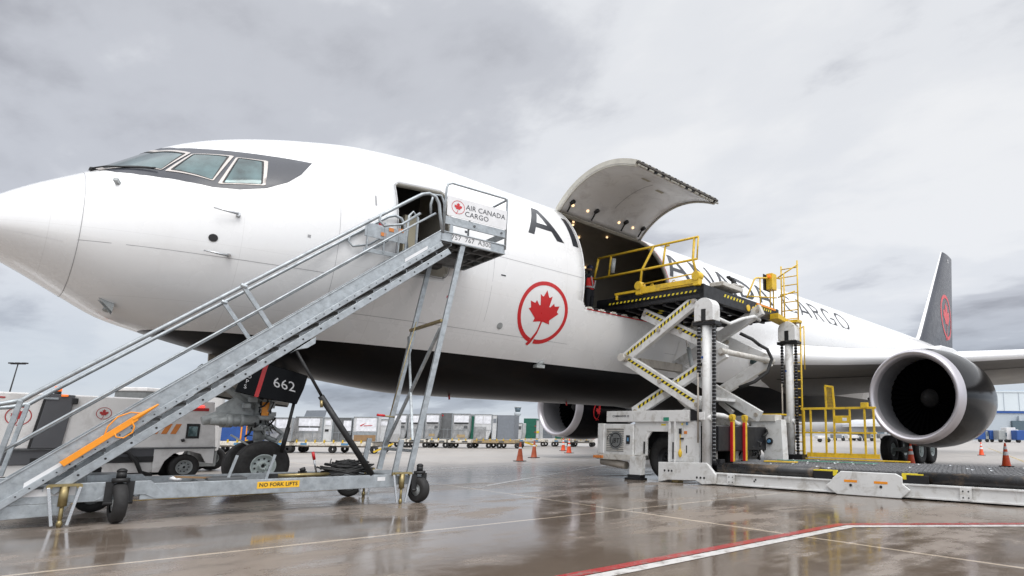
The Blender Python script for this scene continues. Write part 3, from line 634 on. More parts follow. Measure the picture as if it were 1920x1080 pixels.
# --- wings
def foil(t, n=14):
    up_, lo = [], []
    for k in range(n+1):
        x = (1-cos(pi*k/n))/2; yt = 5*t*(.2969*sqrt(x)-.126*x-.3516*x*x+.2843*x**3-.1036*x**4)
        up_.append((x, yt*.95+.012*(1-x)*x*4)); lo.append((x, -yt*1.05))
    return up_, lo
WS = [(-1.9, 18.9, 30.0, 3.75, 3.22, .155), (-2.6, 19.35, 30.0, 3.80, 3.25, .15), (-5, 21.0, 30.1, 3.72, 3.3, .135), (-8, 23.0, 30.3, 3.72, 3.32, .115), (-11, 25.05, 31.2, 3.9, 3.5, .105), (-15, 27.8, 32.6, 4.25, 3.9, .10), (-19, 30.5, 34.1, 4.75, 4.5, .10), (-23.6, 33.6, 35.9, 5.4, 5.25, .10)]
for sgn in (1, -1):
    wb = PB(); rows = []
    for y, xl, xt, zl, zt_, t in WS:
        up_, lo = foil(t); c = xt-xl
        loop = [(x, z) for x, z in up_[::-1]]+[(x, z) for x, z in lo[1:-1]]
        rows.append([V((xl+x*c, y*sgn, zl+(zt_-zl)*x+z*c)) for x, z in loop])
    m = len(rows[0]); b0 = 0
    wb.v = [tuple(p) for r_ in rows for p in r_]
    for i in range(len(rows)-1):
        for k in range(m):
            le = 11 <= k <= 14; wb.f.append([i*m+k, i*m+(k+1) % m, (i+1)*m+(k+1) % m, (i+1)*m+k]); wb.m.append(1 if le else 0); wb.sm.append(True)
    wb.f.append([(len(rows)-1)*m+k for k in range(m)]); wb.m.append(0); wb.sm.append(False)
    wo = wb.build('wing', ['wing', 'wingle'])
    fl = PB()  # flap line, slat gaps and panels under the wing
    def under(y, fx, e=.012):
        i = 0
        while i < len(WS)-2 and y < WS[i+1][0]: i += 1
        a, b = WS[i], WS[i+1]; t = (y-a[0])/(b[0]-a[0]); g_ = [a[j]+(b[j]-a[j])*t for j in range(6)]; c = g_[2]-g_[1]; x = fx
        yt = 5*g_[5]*(.2969*sqrt(x)-.126*x-.3516*x*x+.2843*x**3-.1036*x**4)
        return V((g_[1]+x*c, y*sgn, g_[3]+(g_[4]-g_[3])*x-yt*1.05*c-e))
    for fx, w_ in ((.10, .006), (.74, .008), (.60, .003)):
        ys = [-2.8-1.0*k for k in range(20)]; nn_ = len(ys); fl.add([under(y, fx) for y in ys]+[under(y, fx+w_) for y in ys], [(i, i+1, nn_+i+1, nn_+i) for i in range(nn_-1)])
    fl.build('panel_gap', 'blackm', wo)
    for y in (-4.6, -11.0, -14.5, -18):
        ff = PB(); p = [under(y, f_, -.05) for f_ in (.62, .75, .9, 1.0)]; q = p[-1]+V((.9, 0, .05))
        ff.tube([p[0]+V((0, 0, .1)), p[1]+V((0, 0, -.12)), p[2]+V((0, 0, -.18)), p[3]+V((0, 0, -.12)), q], [.05, .17, .2, .16, .03], 10); ff.build('flap_track_fairing', 'wing', wo)
    ll = PB(); ll.lathe([(0, .02), (.02, .13), (.1, .16), (.2, .16)], (19.12, -2.62*sgn, 3.66), (1, -.25*sgn, 0), 16); ll.build('landing_light', 'glass', wo)
    # engine
    yc = -7.85*sgn; toe = radians(3)*sgn; ax = V((cos(toe), -sin(toe)*1, .0)).normalized(); O_ = V((19.42, yc, 2.30))
    def EL(prof_, mts, nm, par=None, seg=64, ms=None):
        mb = PB(); mb.lathe(prof_, O_, ax, seg, 0, True, ms); return mb.build(nm, mts, par or plane)
    cowl = EL([(.34, 1.375), (.9, 1.455), (1.6, 1.49), (2.3, 1.47), (3.0, 1.40), (3.7, 1.24), (4.1, 1.12), (4.12, 1.0), (3.6, 1.0)], 'black', 'engine')
    lip = [(.24, 1.132), (.14, 1.15), (.05, 1.19), (.01, 1.235), (.0, 1.26), (.02, 1.29), (.08, 1.325), (.2, 1.355), (.345, 1.378)]
    EL(lip, 'alu', 'inlet_lip', cowl)
    EL([(.24, 1.132), (.6, 1.134), (.9, 1.15), (1.35, 1.18)], 'duct', 'inlet_duct', cowl)
    EL([(1.37, 1.2), (1.45, .3)], 'fan', 'fan_backing', cowl)
    EL([(.95, 0.001), (.98, .06), (1.08, .14), (1.25, .23), (1.4, .3)], 'tyre', 'spinner', cowl, 24)
    fbm = PB(); a_ = ax.cross(V((0, 0, 1))).normalized(); b_ = ax.cross(a_)
    for k in range(38):
        t = 2*pi*k/38
        def P_(r, d, dt): return O_+ax*d+(a_*cos(t+dt)+b_*sin(t+dt))*r
        fbm.add([P_(.28, 1.26, -.02), P_(.28, 1.36, .12), P_(.75, 1.34, .09), P_(1.16, 1.32, .10), P_(1.16, 1.24, -.02), P_(.75, 1.24, -.03)], [(0, 1, 2, 5), (5, 2, 3, 4)])
    fbm.build('fan_blades', 'fan', cowl, recalc=False)
    EL([(3.7, .98), (4.6, .84), (5.2, .62), (5.22, .5), (4.8, .5)], 'duct', 'exhaust_core', cowl)
    EL([(4.8, .3), (5.4, .2), (5.9, .02)], 'duct', 'exhaust_plug', cowl)
    py = PB(); y_ = yc-sin(toe)*2.2
    pr = [(20.6, 3.68), (21.6, 3.98), (22.8, 4.02), (24.0, 3.9), (26.5, 3.2), (27.0, 2.95), (24.8, 2.6), (22.8, 3.0), (21.0, 3.5)]
    py.prism(pr, lambda x, z: (x, y_-.17, z), (0, .34, 0)); py.build('engine_pylon', 'white', cowl, bevel=.04)
    for s2 in (1, -1):  # rondelle on the fan cowl; only the one seen
        if sgn == -1 and s2 == 1:
            mb = PB()
            def on_cowl(u, v):
                R_ = 1.478; a = v/R_; return O_+ax*u+V((0, -R_*cos(a), R_*sin(a)))
            cdt_patch(mb, rondelle(1.38, -.2, .42), on_cowl, .1); mb.build('leaf_emblem', 'red', cowl)
# --- tail
fnb = PB(); FS = [(7.1, 43.5, 52.4, .115), (7.95, 44.6, 52.6, .11), (15.45, 51.15, 53.9, .09)]
rows = []
for z, xl, xt, t in FS:
    up_, lo = foil(t); c = xt-xl; rows.append([V((xl+x*c, zz_*c, z)) for x, zz_ in up_[::-1]]+[V((xl+x*c, zz_*c, z)) for x, zz_ in lo[1:-1]])
m = len(rows[0]); fnb.v = [tuple(p) for r_ in rows for p in r_]
for i in range(2):
    for k in range(m): fnb.f.append([i*m+k, i*m+(k+1) % m, (i+1)*m+(k+1) % m, (i+1)*m+k]); fnb.m.append(1 if 13 <= k <= 14 else 0); fnb.sm.append(True)
fnb.f.append([2*m+k for k in range(m)]); fnb.m.append(0); fnb.sm.append(False)
fin = fnb.build('tail_fin', ['charcoal', 'white'])
def finS(u, v):   # point on the port face of the fin; u = x, v = z
    t = (v-7.95)/(15.45-7.95); xl = 44.6+(51.15-44.6)*t; xt = 52.6+1.3*t; c = xt-xl; th_ = .11-.02*t; x = max(.001, min(.999, (u-xl)/c))
    return V((u, -(5*th_*(.2969*sqrt(x)-.126*x-.3516*x*x+.2843*x**3-.1036*x**4)*1.05*c+.02), v))
mb = PB(); cdt_patch(mb, rondelle(50.6, 10.1, 1.75, .1), finS, .25); mb.build('leaf_emblem', 'finred', fin)
mb = PB(); cdt_patch(mb, [circle(52.3, 14.9, .16, 12), circle(52.3, 14.9, .1, 12)], finS, .2, 0, 'odd'); mb.build('fin_light', 'conew', fin)
for sgn in (1, -1):
    sb = PB(); rows = []
    for y, xl, xt, z in ((-1.0, 46.2, 52.0, 6.3), (-9.3, 52.0, 54.0, 7.1)):
        up_, lo = foil(.09); c = xt-xl; rows.append([V((xl+x*c, y*sgn, z+q*c)) for x, q in up_[::-1]]+[V((xl+x*c, y*sgn, z+q*c)) for x, q in lo[1:-1]])
    m = len(rows[0]); sb.v = [tuple(p) for r_ in rows for p in r_]
    for k in range(m): sb.f.append([k, (k+1) % m, m+(k+1) % m, m+k]); sb.m.append(0); sb.sm.append(True)
    sb.f.append([m+k for k in range(m)]); sb.m.append(0); sb.sm.append(False); sb.build('tailplane', 'wing')
# --- wheels
def tyre_prof(R, w, rr_):
    return [(-w*.36, rr_), (-w*.46, rr_+(R-rr_)*.25), (-w*.5, rr_+(R-rr_)*.55), (-w*.44, R*.94), (-w*.3, R*.985), (-w*.12, R), (-w*.11, R*.985), (-w*.09, R), (w*.09, R), (w*.11, R*.985), (w*.12, R), (w*.3, R*.985), (w*.44, R*.94), (w*.5, rr_+(R-rr_)*.55), (w*.46, rr_+(R-rr_)*.25), (w*.36, rr_)]
def wheel_into(cls, c, R, w, rr_, par, ax_=(0, 1, 0), face=-1, tn='tyre', rn='wheel_rim', tm='tyre', rm='rim2', seg=40):
    tb = cls(); tb.lathe(tyre_prof(R, w, rr_), c, ax_, seg); tb.build(tn, tm, par)
    rb = cls()
    for f in (-1, 1):
        e = w*.40*f; rb.lathe([(e, rr_*1.02), (e*1.02, rr_*.97), (e*.9, rr_*.9), (e*.45, rr_*.8), (e*.38, rr_*.45), (e*.7, rr_*.34), (e*1.0, rr_*.3), (e*1.0, rr_*.18), (e*.6, rr_*.17)], c, ax_, 28)
        rb.lathe([(e*.6, rr_*.17), (e*.6, 0.001)], c, ax_, 28, 1)
    A_ = V(ax_).normalized(); u_ = A_.cross(V((0, 0, 1))).normalized(); v_ = A_.cross(u_)
    for k in range(9):
        t = 2*pi*k/9; q = V(c)+A_*(w*.40*.42*face)+(u_*cos(t)+v_*sin(t))*rr_*.62; rb.tube([q, q+A_*face*.012], rr_*.085, 8, 1)
    for k in range(10):
        t = 2*pi*k/10; q = V(c)+A_*(w*.40*face)+(u_*cos(t)+v_*sin(t))*rr_*.28; rb.tube([q, q+A_*face*.02], rr_*.06, 6, 0)
    rb.build(rn, [rm, 'blackm'], par)
ng = PB(); gx = 5.4561
ng.tube([(gx, 0, .47), (gx, 0, 1.0)], .075, 16, 0); ng.tube([(gx, 0, .95), (gx, 0, 1.22)], .10, 16, 0); ng.tube([(gx, 0, 1.15), (gx-.02, 0, 2.6)], .155, 20, 0)
ng.tube([(gx, -.36, .47), (gx, .36, .47)], .06, 12, 0); ng.lathe([(0, .12), (0, .19), (.08, .21), (.12, .17)], (gx, 0, 1.12), (0, 0, 1), 20, 0); ng.lathe([(0, .17), (0, .24), (.06, .25), (.1, .2)], (gx, 0, 1.33), (0, 0, 1), 20, 0)
ng.tube([(gx-.02, 0, 1.32), (gx-.75, 0, 1.36), (gx-.95, 0, 1.30)], [.11, .12, .08], 14, 0)
for y in (-.16, .16):
    ng.tube([(gx-.85, y, 1.30), (gx-.6, y, 1.31), (gx-.1, y, 1.33)], [.06, .10, .09], 12, 0); ng.tube([(gx-.62, y, 1.31), (gx-.52, y, 1.31)], .125, 12, 0); ng.tube([(gx-.4, y, 1.32), (gx-.34, y, 1.32)], .12, 12, 0)
ng.add([(gx-.75, -.05, 1.42), (gx-.1, -.05, 1.42), (gx-.1, -.05, 1.95), (gx-.3, -.05, 1.9), (gx-.75, -.05, 1.55), (gx-.75, .05, 1.42), (gx-.1, .05, 1.42), (gx-.1, .05, 1.95), (gx-.3, .05, 1.9), (gx-.75, .05, 1.55)], [(0, 1, 2, 3, 4), (9, 8, 7, 6, 5), (3, 8, 9, 4), (2, 7, 8, 3), (0, 4, 9, 5)], 0)
ng.tube([(gx+.05, 0, 1.05), (gx+.32, 0, .92)], .05, 8, 0); ng.beam((gx+.12, 0, .62), (gx+.42, 0, 1.08), .16, .05, 0); ng.beam((gx+.40, 0, 1.08), (gx+.12, 0, 1.28), .14, .05, 0)
ng.tube([(gx-.05, 0, 1.5), (gx-1.1, 0, 2.3)], .07, 10, 0); ng.tube([(gx+.02, -.1, 1.45), (gx+.3, -.1, 2.3)], .05, 10, 0)
random.seed(3)
gear = ng.build('nose_gear', 'gear', bevel=0)
cb_ = PB()
for k in range(34):
    z = random.uniform(1.0, 1.85); a = random.uniform(-2.6, -.4); r_ = .15+random.random()*.07; p = V((gx+r_*cos(a), r_*sin(a), z)); q = p+V((random.uniform(-.12, .14), random.uniform(-.06, .02), random.uniform(-.25, .25)))
    mid_ = (p+q)/2+V((0, -.04, random.uniform(-.05, .05))); cb_.tube([p, mid_, q], random.choice((.008, .012, .018)), 6, k % 3 > 0)
for (x, z, s_) in ((.1, 1.62, .09), (-.2, 1.72, .08), (.2, 1.75, .1), (-.3, 1.6, .07), (.15, 1.45, .07), (-.12, 1.85, .09)):
    cb_.box(gx+x-s_, gx+x+s_*.7, -.2, -.08, z-s_*.6, z+s_*.6, 0)
cb_.build('gear_hoses', ['gear', 'blackm'], gear)
mb = PB(); mb.box(gx-.06, gx+.06, -.21, -.2, 1.42, 1.68); mb.build('warning_tag', 'orange', gear)
for y in (-.32, .32): wheel_into(PB, (gx, y, .47), .47, .29, .215, gear, (0, 1, 0), -1)
tb = PB(); tb.beam((gx-.02, -.1, .75), (gx-.5, -.1, 1.05), .03, .03, 0); tb.build('torque_arm', 'gear', gear)
# wheel-well doors of the nose gear
def gdoor(y0, y1, name, mats):
    mb = PB(); q = [(4.30, 2.62), (6.28, 2.20), (6.12, 1.66), (4.55, 1.86)]
    mb.prism([(x, z) for x, z in q], lambda x, z: (x, y0+(y1-y0)*(2.5-z), z), (0, .045, 0)); return mb.build(name, mats)
dq = [(4.96, 2.46), (5.98, 2.21), (5.93, 1.95), (5.83, 1.645), (5.3, 1.72), (4.78, 1.83)]
nd_ = PB(); nd_.prism(dq, lambda x, z: (x, -.72, z), (0, .05, 0)); ndo = nd_.build('gear_door', 'black', bevel=.01)
ND = lambda x, z: V((x, -.7235, z))
sl = PB(); sl.add([ND(5.20, 2.392), ND(5.27, 2.375), ND(5.16, 1.748), ND(5.09, 1.758)], [(0, 1, 2, 3)]); sl.build('door_stripe', 'red', ndo)
sk = -.22
tb = text_mb('662', .27, lambda u, v: ND(5.575+u-v*.12, 2.0+v+u*sk)); tb.v = [tuple(V(p)-POFF) for p in tb.v]; tb.build('registration_number', 'conew', ndo)
for k, ch in enumerate('ETOPS'):
    tb = text_mb(ch, .105, lambda u, v, k=k: ND(5.02-.022*k+u, 2.31-.095*k+v+u*sk)); tb.v = [tuple(V(p)-POFF) for p in tb.v]; tb.build('marking', 'conew', ndo)
sd_ = PB(); sd_.prism([(4.62, 2.62), (6.28, 2.25), (6.12, 1.62), (5.2, 1.70), (4.66, 1.80)], lambda x, z: (x, .62, z), (0, .05, 0)); so_ = sd_.build('gear_door', 'gearb', bevel=.01)
ed = PB(); ed.beam((4.68, .605, 1.80), (6.1, .605, 1.64), .012, .03)
for k in range(0): x = 3.9+k*.1; z = 2.0-(x-3.75)*.17; ed.box(x, x+.05, .60, .615, z-.0, z+.03)
ed.build('door_edge_bolts', 'blackm', so_)
rd = PB(); rd.tube([(5.80, -.66, 1.70), (5.76, -.60, 1.25), (5.72, -.56, .80)], .03, 10); rd.tube([(5.76, -.60, 1.2), (5.70, -.55, .72)], .042, 10); rd.build('door_rod', 'blackm', ndo)
# main gear
for sgn in (1, -1):
    mg = PB(); mx, my = 28.25, -4.65*sgn
    mg.tube([(mx, my, .58), (mx-.05, my+.3*sgn, 3.2)], .16, 16); mg.tube([(mx-.72, my, .58), (mx+.72, my, .58)], .12, 12)
    mg.tube([(mx-.05, my+.2*sgn, 1.5), (mx-1.5, my+.6*sgn, 3.0)], .09, 10); mg.tube([(mx-.05, my, 1.3), (mx+.1, my+1.7*sgn, 2.8)], .08, 10)
    for dx in (-.71, .71): mg.tube([(mx+dx, my-.6, .58), (mx+dx, my+.6, .58)], .08, 10)
    mgo = mg.build('main_gear', 'gear')
    for dx in (-.71, .71):
        for dy in (-.57, .57): wheel_into(PB, (mx+dx, my+dy, .585), .585, .42, .27, mgo, (0, 1, 0), -1 if dy < 0 else 1, seg=32)
    mb = PB(); mb.prism([(mx-.6, 1.2), (mx+.7, 1.3), (mx+.8, 3.0), (mx-.7, 3.0)], lambda x, z: (x, my-.3*sgn, z), (0, .04, 0)); mb.build('gear_door', 'wing', mgo)
# nose underside details
mb = PB(); mb.tube([SF(2.9, radians(158), -.01), SF(2.9, radians(158), .05)], .05, 8); mb.add([SF(2.75, radians(150), 0), SF(2.95, radians(150), 0), SF(2.98, radians(150), .16), SF(2.75, radians(153), 0), SF(2.95, radians(153), 0), SF(2.98, radians(153), .16)], [(0, 1, 2), (5, 4, 3), (1, 4, 5, 2)]); mb.build('drain_fin', 'gear')
# ================================================================== BOARDING STAIRS
random.seed(11)
ST = empty('boarding_stairs', (2.9, -3.685, 0), radians(-6.135), 'galvanised mobile boarding stairs on caster wheels leading up to the open crew door', 'stairs')
WD = 1.62
zs_ = lambda s: .53+(s+1.04)*.852
def sb_(f, name, m, bevel=0, par=None, **k): mb = MB(); f(mb); return mb.build(name, m, par or ST, bevel=bevel, **k)
for o in (.0, WD-.06):  # stringers, flange and kick plate
    pl = [(-1.12, .46), (3.86, 4.70), (3.86, 4.43), (-1.12, .18)]
    mb = MB(); mb.prism(pl, lambda s, z, o=o: (s, o, z), (0, .012, 0)); so_ = mb.build('stringer', 'galv', ST)
    mb = MB(); d = V((1, 0, .852)).normalized()
    mb.beam((-1.1, o+(-.02 if o == 0 else .02), zs_(-1.1)-.275), (3.86, o+(-.02 if o == 0 else .02), zs_(3.86)-.275), .05, .075); mb.beam((-1.1, o, zs_(-1.1)), (3.84, o, zs_(3.84)), .03, .018); mb.build('stringer_flange', 'galv', so_, bevel=.004)
    if o == 0:
        mb = MB()
        for k in range(46): s = -.9+k*.103; mb.tube([(s, -.046, zs_(s)-.275), (s, -.052, zs_(s)-.275)], .009, 6)
        mb.build('bolt_holes', 'blackm', so_)
        mb = MB(); mb.add([(-.85, -.004, .43), (-.25, -.004, .94), (-.25, -.004, 1.03), (-.85, -.004, .52)], [(0, 1, 2, 3)]); mb.build('paper_label', 'conew', so_); mb = MB(); mb.add([(3.25, -.004, 3.98), (3.62, -.004, 4.29), (3.62, -.004, 4.35), (3.25, -.004, 4.04)], [(0, 1, 2, 3)]); mb.build('paper_label', 'conew', so_)
    lb = lambda s: .545+(s+.56)*.849
    mb = MB(); oo = o+.03 if o == 0 else o-.01
    mb.beam((-.62, oo, lb(-.62)-.085), (4.02, oo, lb(4.02)-.085), .06, .105); lbo = mb.build('lower_beam', 'galv', ST, bevel=.006)
    if o == 0:
        mb = MB()
        for k in range(20): s = -.4+k*.225; mb.tube([(s, oo-.031, lb(s)-.085), (s, oo-.036, lb(s)-.085)], .014, 8)
        mb.build('bolt_holes', 'blackm', lbo)
for k in range(20):
    s = -.92+k*.249; z = zs_(s)-.17
    mb = MB(); mb.box(s-.02, s+.24, .015, WD-.07, z-.018, z+.012, 0); mb.box(s-.03, s-.02, .015, WD-.07, z-.05, z+.012, 1); mb.box(s+.228, s+.24, .015, WD-.07, z-.045, z+.012, 1); mb.build('tread', ['galvd', 'galv'], ST)
# hand rails
def rail(o, nm='handrail'):
    P = [(-1.75, o, 1.36), (-1.15, o, 1.42), (-.98, o, 1.47), (-.9, o, 1.545), (3.30, o, 5.12), (3.46, o, 5.25), (3.58, o, 5.30), (3.70, o, 5.27), (3.77, o, 5.16), (3.80, o, 4.98), (3.86, o, 4.66)]
    mb = MB(); mb.tube(P, .028, 10); ro = mb.build(nm, 'galv', ST)
    mb = MB(); mb.tube([(-1.2, o, .78), (-.94, o, 1.0), (3.05, o, 4.41), (3.72, o, 4.97)], .017, 8); mb.build('mid_rail', 'galv', ro)
    for (s0, z0, s1, z1) in ((1.02, 3.19, 1.43, 2.62), ):
        mb = MB(); mb.beam((s0, o, z0), (s1, o+(.03 if o == 0 else -.03), z1), .045, .06); mb.tube([(s0-.03, o, z0+.0), (s0+.05, o, z0-.02)], .04, 8); mb.build('rail_post', 'galv', ro, bevel=.006)
    for ds in (0, ):
        mb = MB(); mb.beam((-.99, o, 1.47), (-1.13, o+(.02 if o == 0 else -.02), .52), .05, .075, upv=(0, 1, 0)); mb.build('rail_post', 'galv', ro, bevel=.008)
    mb = MB(); mb.tube([(2.90, o, 4.78), (2.80, o-.02, 4.70), (2.78, o-.02, 4.60), (2.86, o-.02, 4.52), (3.15, o-.02, 4.62), (3.45, o, 4.90)], .02, 8); mb.build('grab_loop', 'galv', ro)
    return ro
rail(.0); rail(WD-.02)
# platform
P0s, P1s, PZ = 3.84, 5.10, 4.50
def fplat(mb):
    mb.box(P0s, P1s, 0, .03, PZ, PZ+.19); mb.box(P0s, P1s, WD+.05, WD+.08, PZ, PZ+.19); mb.box(P1s-.03, P1s, .03, WD+.05, PZ, PZ+.19); mb.box(P0s, P0s+.03, .03, WD+.05, PZ, PZ+.12)
    mb.box(P0s, P1s, -.025, 0, PZ-.0, PZ+.02); mb.box(P0s, P1s, -.02, 0, PZ+.17, PZ+.19)
pf = sb_(fplat, 'platform_frame', 'galv', .004)
sb_(lambda mb: mb.box(P0s+.03, P1s-.03, .03, WD+.05, PZ+.10, PZ+.12), 'platform_deck', 'galvd')
def fund(mb):
    for k in range(4): s = P0s+.15+k*.3; mb.box(s, s+.05, .03, WD+.05, PZ+.02, PZ+.09)
    for k in range(3): o = .35+k*.45; mb.box(P0s+.03, P1s-.03, o, o+.05, PZ+.0, PZ+.08)
    mb.box(P0s-.05, P0s+.75, WD+.0, WD+.25, PZ-.05, PZ+.06)
    mb.box(P0s+.3, P0s+.9, .8, 1.35, PZ-.05, PZ+.02)
sb_(fund, 'platform_underframe', 'galvd', .004)
mb = text_mb('757  767  A300', .125, lambda u, v: (4.42+u, -.03, PZ+.105+v)); 
pb_ = MB(); pb_.box(4.05, 4.80, -.006, -.001, PZ+.03, PZ+.165); pbo = pb_.build('type_plate', 'conew', ST); mb.v = [(a, -.0085, c) for a, b, c in mb.v]; mb.build('plate_lettering', 'galvd', pbo)
# guard frame and sign
sg = MB(); sg.tube([(3.88, .0, PZ+.15), (3.885, 0, 5.48), (3.91, 0, 5.57), (3.99, 0, 5.61), (5.06, 0, 5.61), (5.10, .0, 5.58), (5.10, 0, 5.5), (5.10, 0, PZ+.1)], .022, 8)
sg.tube([(5.10, 0, 5.60), (5.10, WD-.1, 5.60), (5.10, WD, 5.55), (5.10, WD, PZ+.1)], .022, 8); sg.build('guard_frame', 'galv', ST)
def fmid(mb):
    mb.beam((3.89, 0.0, 4.90), (5.10, 0, 4.90), .03, .15); mb.beam((5.10, .02, 4.90), (5.10, WD, 4.90), .03, .13)
    for s in (4.02,): mb.beam((s, .0, PZ+.19), (s, .0, 4.84), .03, .06)
    for o in (.5, 1.0, 1.5): mb.beam((5.10, o, PZ+.15), (5.10, o, 4.84), .03, .03)
sb_(fmid, 'mid_band', 'galv', .004)
sb_(lambda mb: [mb.tube([(s, -.018, 4.9), (s, -.03, 4.9)], .022, 8) for s in (4.45, 5.0)], 'band_bolt', 'galvd')
sx0, sx1, sz0, sz1 = 3.91, 5.09, 4.985, 5.36
sign = sb_(lambda mb: mb.prism([(sx0, sz0), (sx1, sz0+.0), (sx1, sz1), (sx0, sz1)], lambda s, z: (s, -.030, z), (0, .012, 0)), 'sign_board', 'conew', .003)
sm_ = MB(); cdt_patch(sm_, rondelle(4.11, 5.175, .125, .05), lambda u, v: (u, -.0335, v), .2); sm_.build('leaf_emblem', 'red', sign)
mb = text_mb('AIR CANADA', .135, lambda u, v: (4.655+u*.98, -.0335, 5.215+v)); mb.build('sign_lettering', 'charcoal', sign)
mb = text_mb('CARGO', .135, lambda u, v: (4.48+u*1.0, -.0335, 5.085+v)); mb.build('sign_lettering', 'charcoal', sign)
# gate by the aircraft door
def fgate(mb):
    for s in (3.05, 3.35, 3.62): mb.beam((s, WD-.2, 4.45), (s, WD-.2, 5.05), .05, .02)
    mb.box(3.0, 3.75, WD-.21, WD-.19, 4.72, 4.98); mb.box(3.0, 3.75, WD-.21, WD-.19, 4.42, 4.5)
    mb.tube([(3.75, WD-.2, 4.5), (3.78, WD-.2, 5.3), (3.85, WD-.2, 5.4), (3.95, WD-.2, 5.3), (3.95, WD-.2, 4.6)], .025, 8)
go = sb_(fgate, 'access_gate', 'galv', .003)
sb_(lambda mb: mb.tube([(4.0, .25, PZ+.1), (3.97, .25, 5.28), (3.9, .25, 5.42), (3.76, .25, 5.40), (3.72, .25, 5.2), (3.74, .25, 5.0)], .022, 8), 'grab_hoop', 'galv')
for s, z in ((3.42, 4.9), (3.28, 4.78), (3.6, 4.93)): sb_(lambda mb, s=s, z=z: mb.box(s, s+.09, WD-.222, WD-.211, z, z+.07), 'warning_sticker', 'stripeo', 0, go)
# legs and braces
for o in (.04, WD-.05):
    ds = 0 if o < 1 else .05
    sb_(lambda mb: mb.beam((4.27+ds, o, PZ), (3.60+ds, o, .46), .06, .09), 'support_leg', 'galv', .006)
    sb_(lambda mb: mb.beam((3.36, o, .45), (3.44, o, 1.02), .05, .08), 'stub_post', 'galv', .005)
sb_(lambda mb: mb.beam((3.98, .04, 3.08), (4.03, WD-.05, 3.08), .06, .05), 'cross_bar', 'gold', .004)
sb_(lambda mb: mb.beam((3.68, .04, .83), (3.72, WD-.05, .83), .05, .05), 'cross_bar', 'galv', .004)
sb_(lambda mb: mb.beam((3.98, .08, 2.95), (3.72, WD-.09, .9), .045, .05), 'diagonal_brace', 'galv', .004)
sb_(lambda mb: mb.beam((4.0, WD-.05, 2.95), (3.72, .3, 1.0), .04, .04), 'diagonal_brace', 'galv', .004)
sb_(lambda mb: mb.tube([(3.54, .05, 3.0), (3.22, .05, 1.38)], .008, 6), 'pull_cord', 'gold')
sb_(lambda mb: (mb.tube([(3.30, .05, 1.38), (3.12, .05, 1.40)], .012, 8, 1), mb.tube([(3.14, .05, 1.40), (3.02, .05, 1.41)], .02, 8, 0)), 'lever', ['red', 'gold'])
# chassis
for o in (.03, 1.50):
    fo_ = sb_(lambda mb: (mb.box(.20, 3.40, o, o+.07, .265, .465), mb.box(-1.35, -.02, o, o+.06, .27, .50), mb.prism([(-.75, .27), (-.42, .27), (-.5, .13), (-1.3, .10), (-1.5, .27)], lambda s, z: (s, o+.005, z), (0, .05, 0))), 'chassis_rail', 'galv', .006)
    sb_(lambda mb: mb.prism([(-.22, .28), (.0, .46), (.12, .50), (.30, .50), (.52, .27), (.36, .27), (.25, .33), (.05, .33)], lambda s, z: (s, o-.01, z), (0, .09, 0)), 'caster_bracket', 'galv', .004)
for s in (-1.2, -.5, .15, .9, 1.9, 2.9, 3.5): sb_(lambda mb: mb.box(s, s+.07, .1, 1.5, .30, .42), 'chassis_crossbar', 'galv', .005)
sb_(lambda mb: mb.box(3.40, 3.86, .02, 1.6, .30, .44), 'rear_crossmember', 'galv', .006)
sb_(lambda mb: mb.box(-1.0, -.4, .031-.003, .0305, .36, .46), 'paper_label', 'conew')
nf = sb_(lambda mb: mb.box(1.47, 2.00, .026, .029, .335, .43), 'warning_label', 'ylabel')
mb = text_mb('NO FORK LIFTS', .073, lambda u, v: (1.735+u*.95, .0235, .383+v), bold=True); mb.build('label_lettering', 'blackm', nf)
sb_(lambda mb: mb.box(3.10, 3.22, .026, .029, .37, .43), 'paper_label', 'conew')
for (s, o, ya) in ((-.02, .0, 6), (3.73, -.02, 20), (-.22, 1.52, 75), (3.15, 1.6, 75)):
    a = radians(ya); RR = 1.18 if s < -.01 and o < .5 else 1.0; c = V((s+.02, o, .207*RR)); axw = (cos(a), sin(a), 0)
    A_ = V(axw).normalized()
    fo_ = sb_(lambda mb: (mb.beam(c+A_*.10, c+A_*.10+V((0, 0, .26)), .02, .08), mb.beam(c-A_*.10, c-A_*.10+V((0, 0, .26)), .02, .08), mb.tube([c-A_*.14, c+A_*.14], .022, 8), mb.tube([c+V((0, 0, .25)), c+V((0, 0, .30))], .09, 14), mb.tube([c+V((0, 0, .30)), c+V((0, 0, .38))], .05, 12), mb.tube([c+V((0, 0, .38)), c+V((0, 0, .40)), c+V((0, 0, .42))], [.055, .05, .02], 12)), 'caster', ['blackm'])
    tb = MB(); tb.lathe([(q*1.1, r_*RR) for q, r_ in ((-.055, .10), (-.065, .16), (-.05, .195), (-.02, .207), (.02, .207), (.05, .195), (.065, .16), (.055, .10))], c, A_, 28); tb.build('caster_tyre', 'tyre', fo_)
    tb = MB(); tb.lathe([(-.05, 0.001), (-.055, .04), (-.03, .06), (-.05, .10), (.05, .10), (.03, .06), (.055, .04), (.05, 0.001)], c, A_, 20); tb.build('caster_hub', 'gear', fo_)
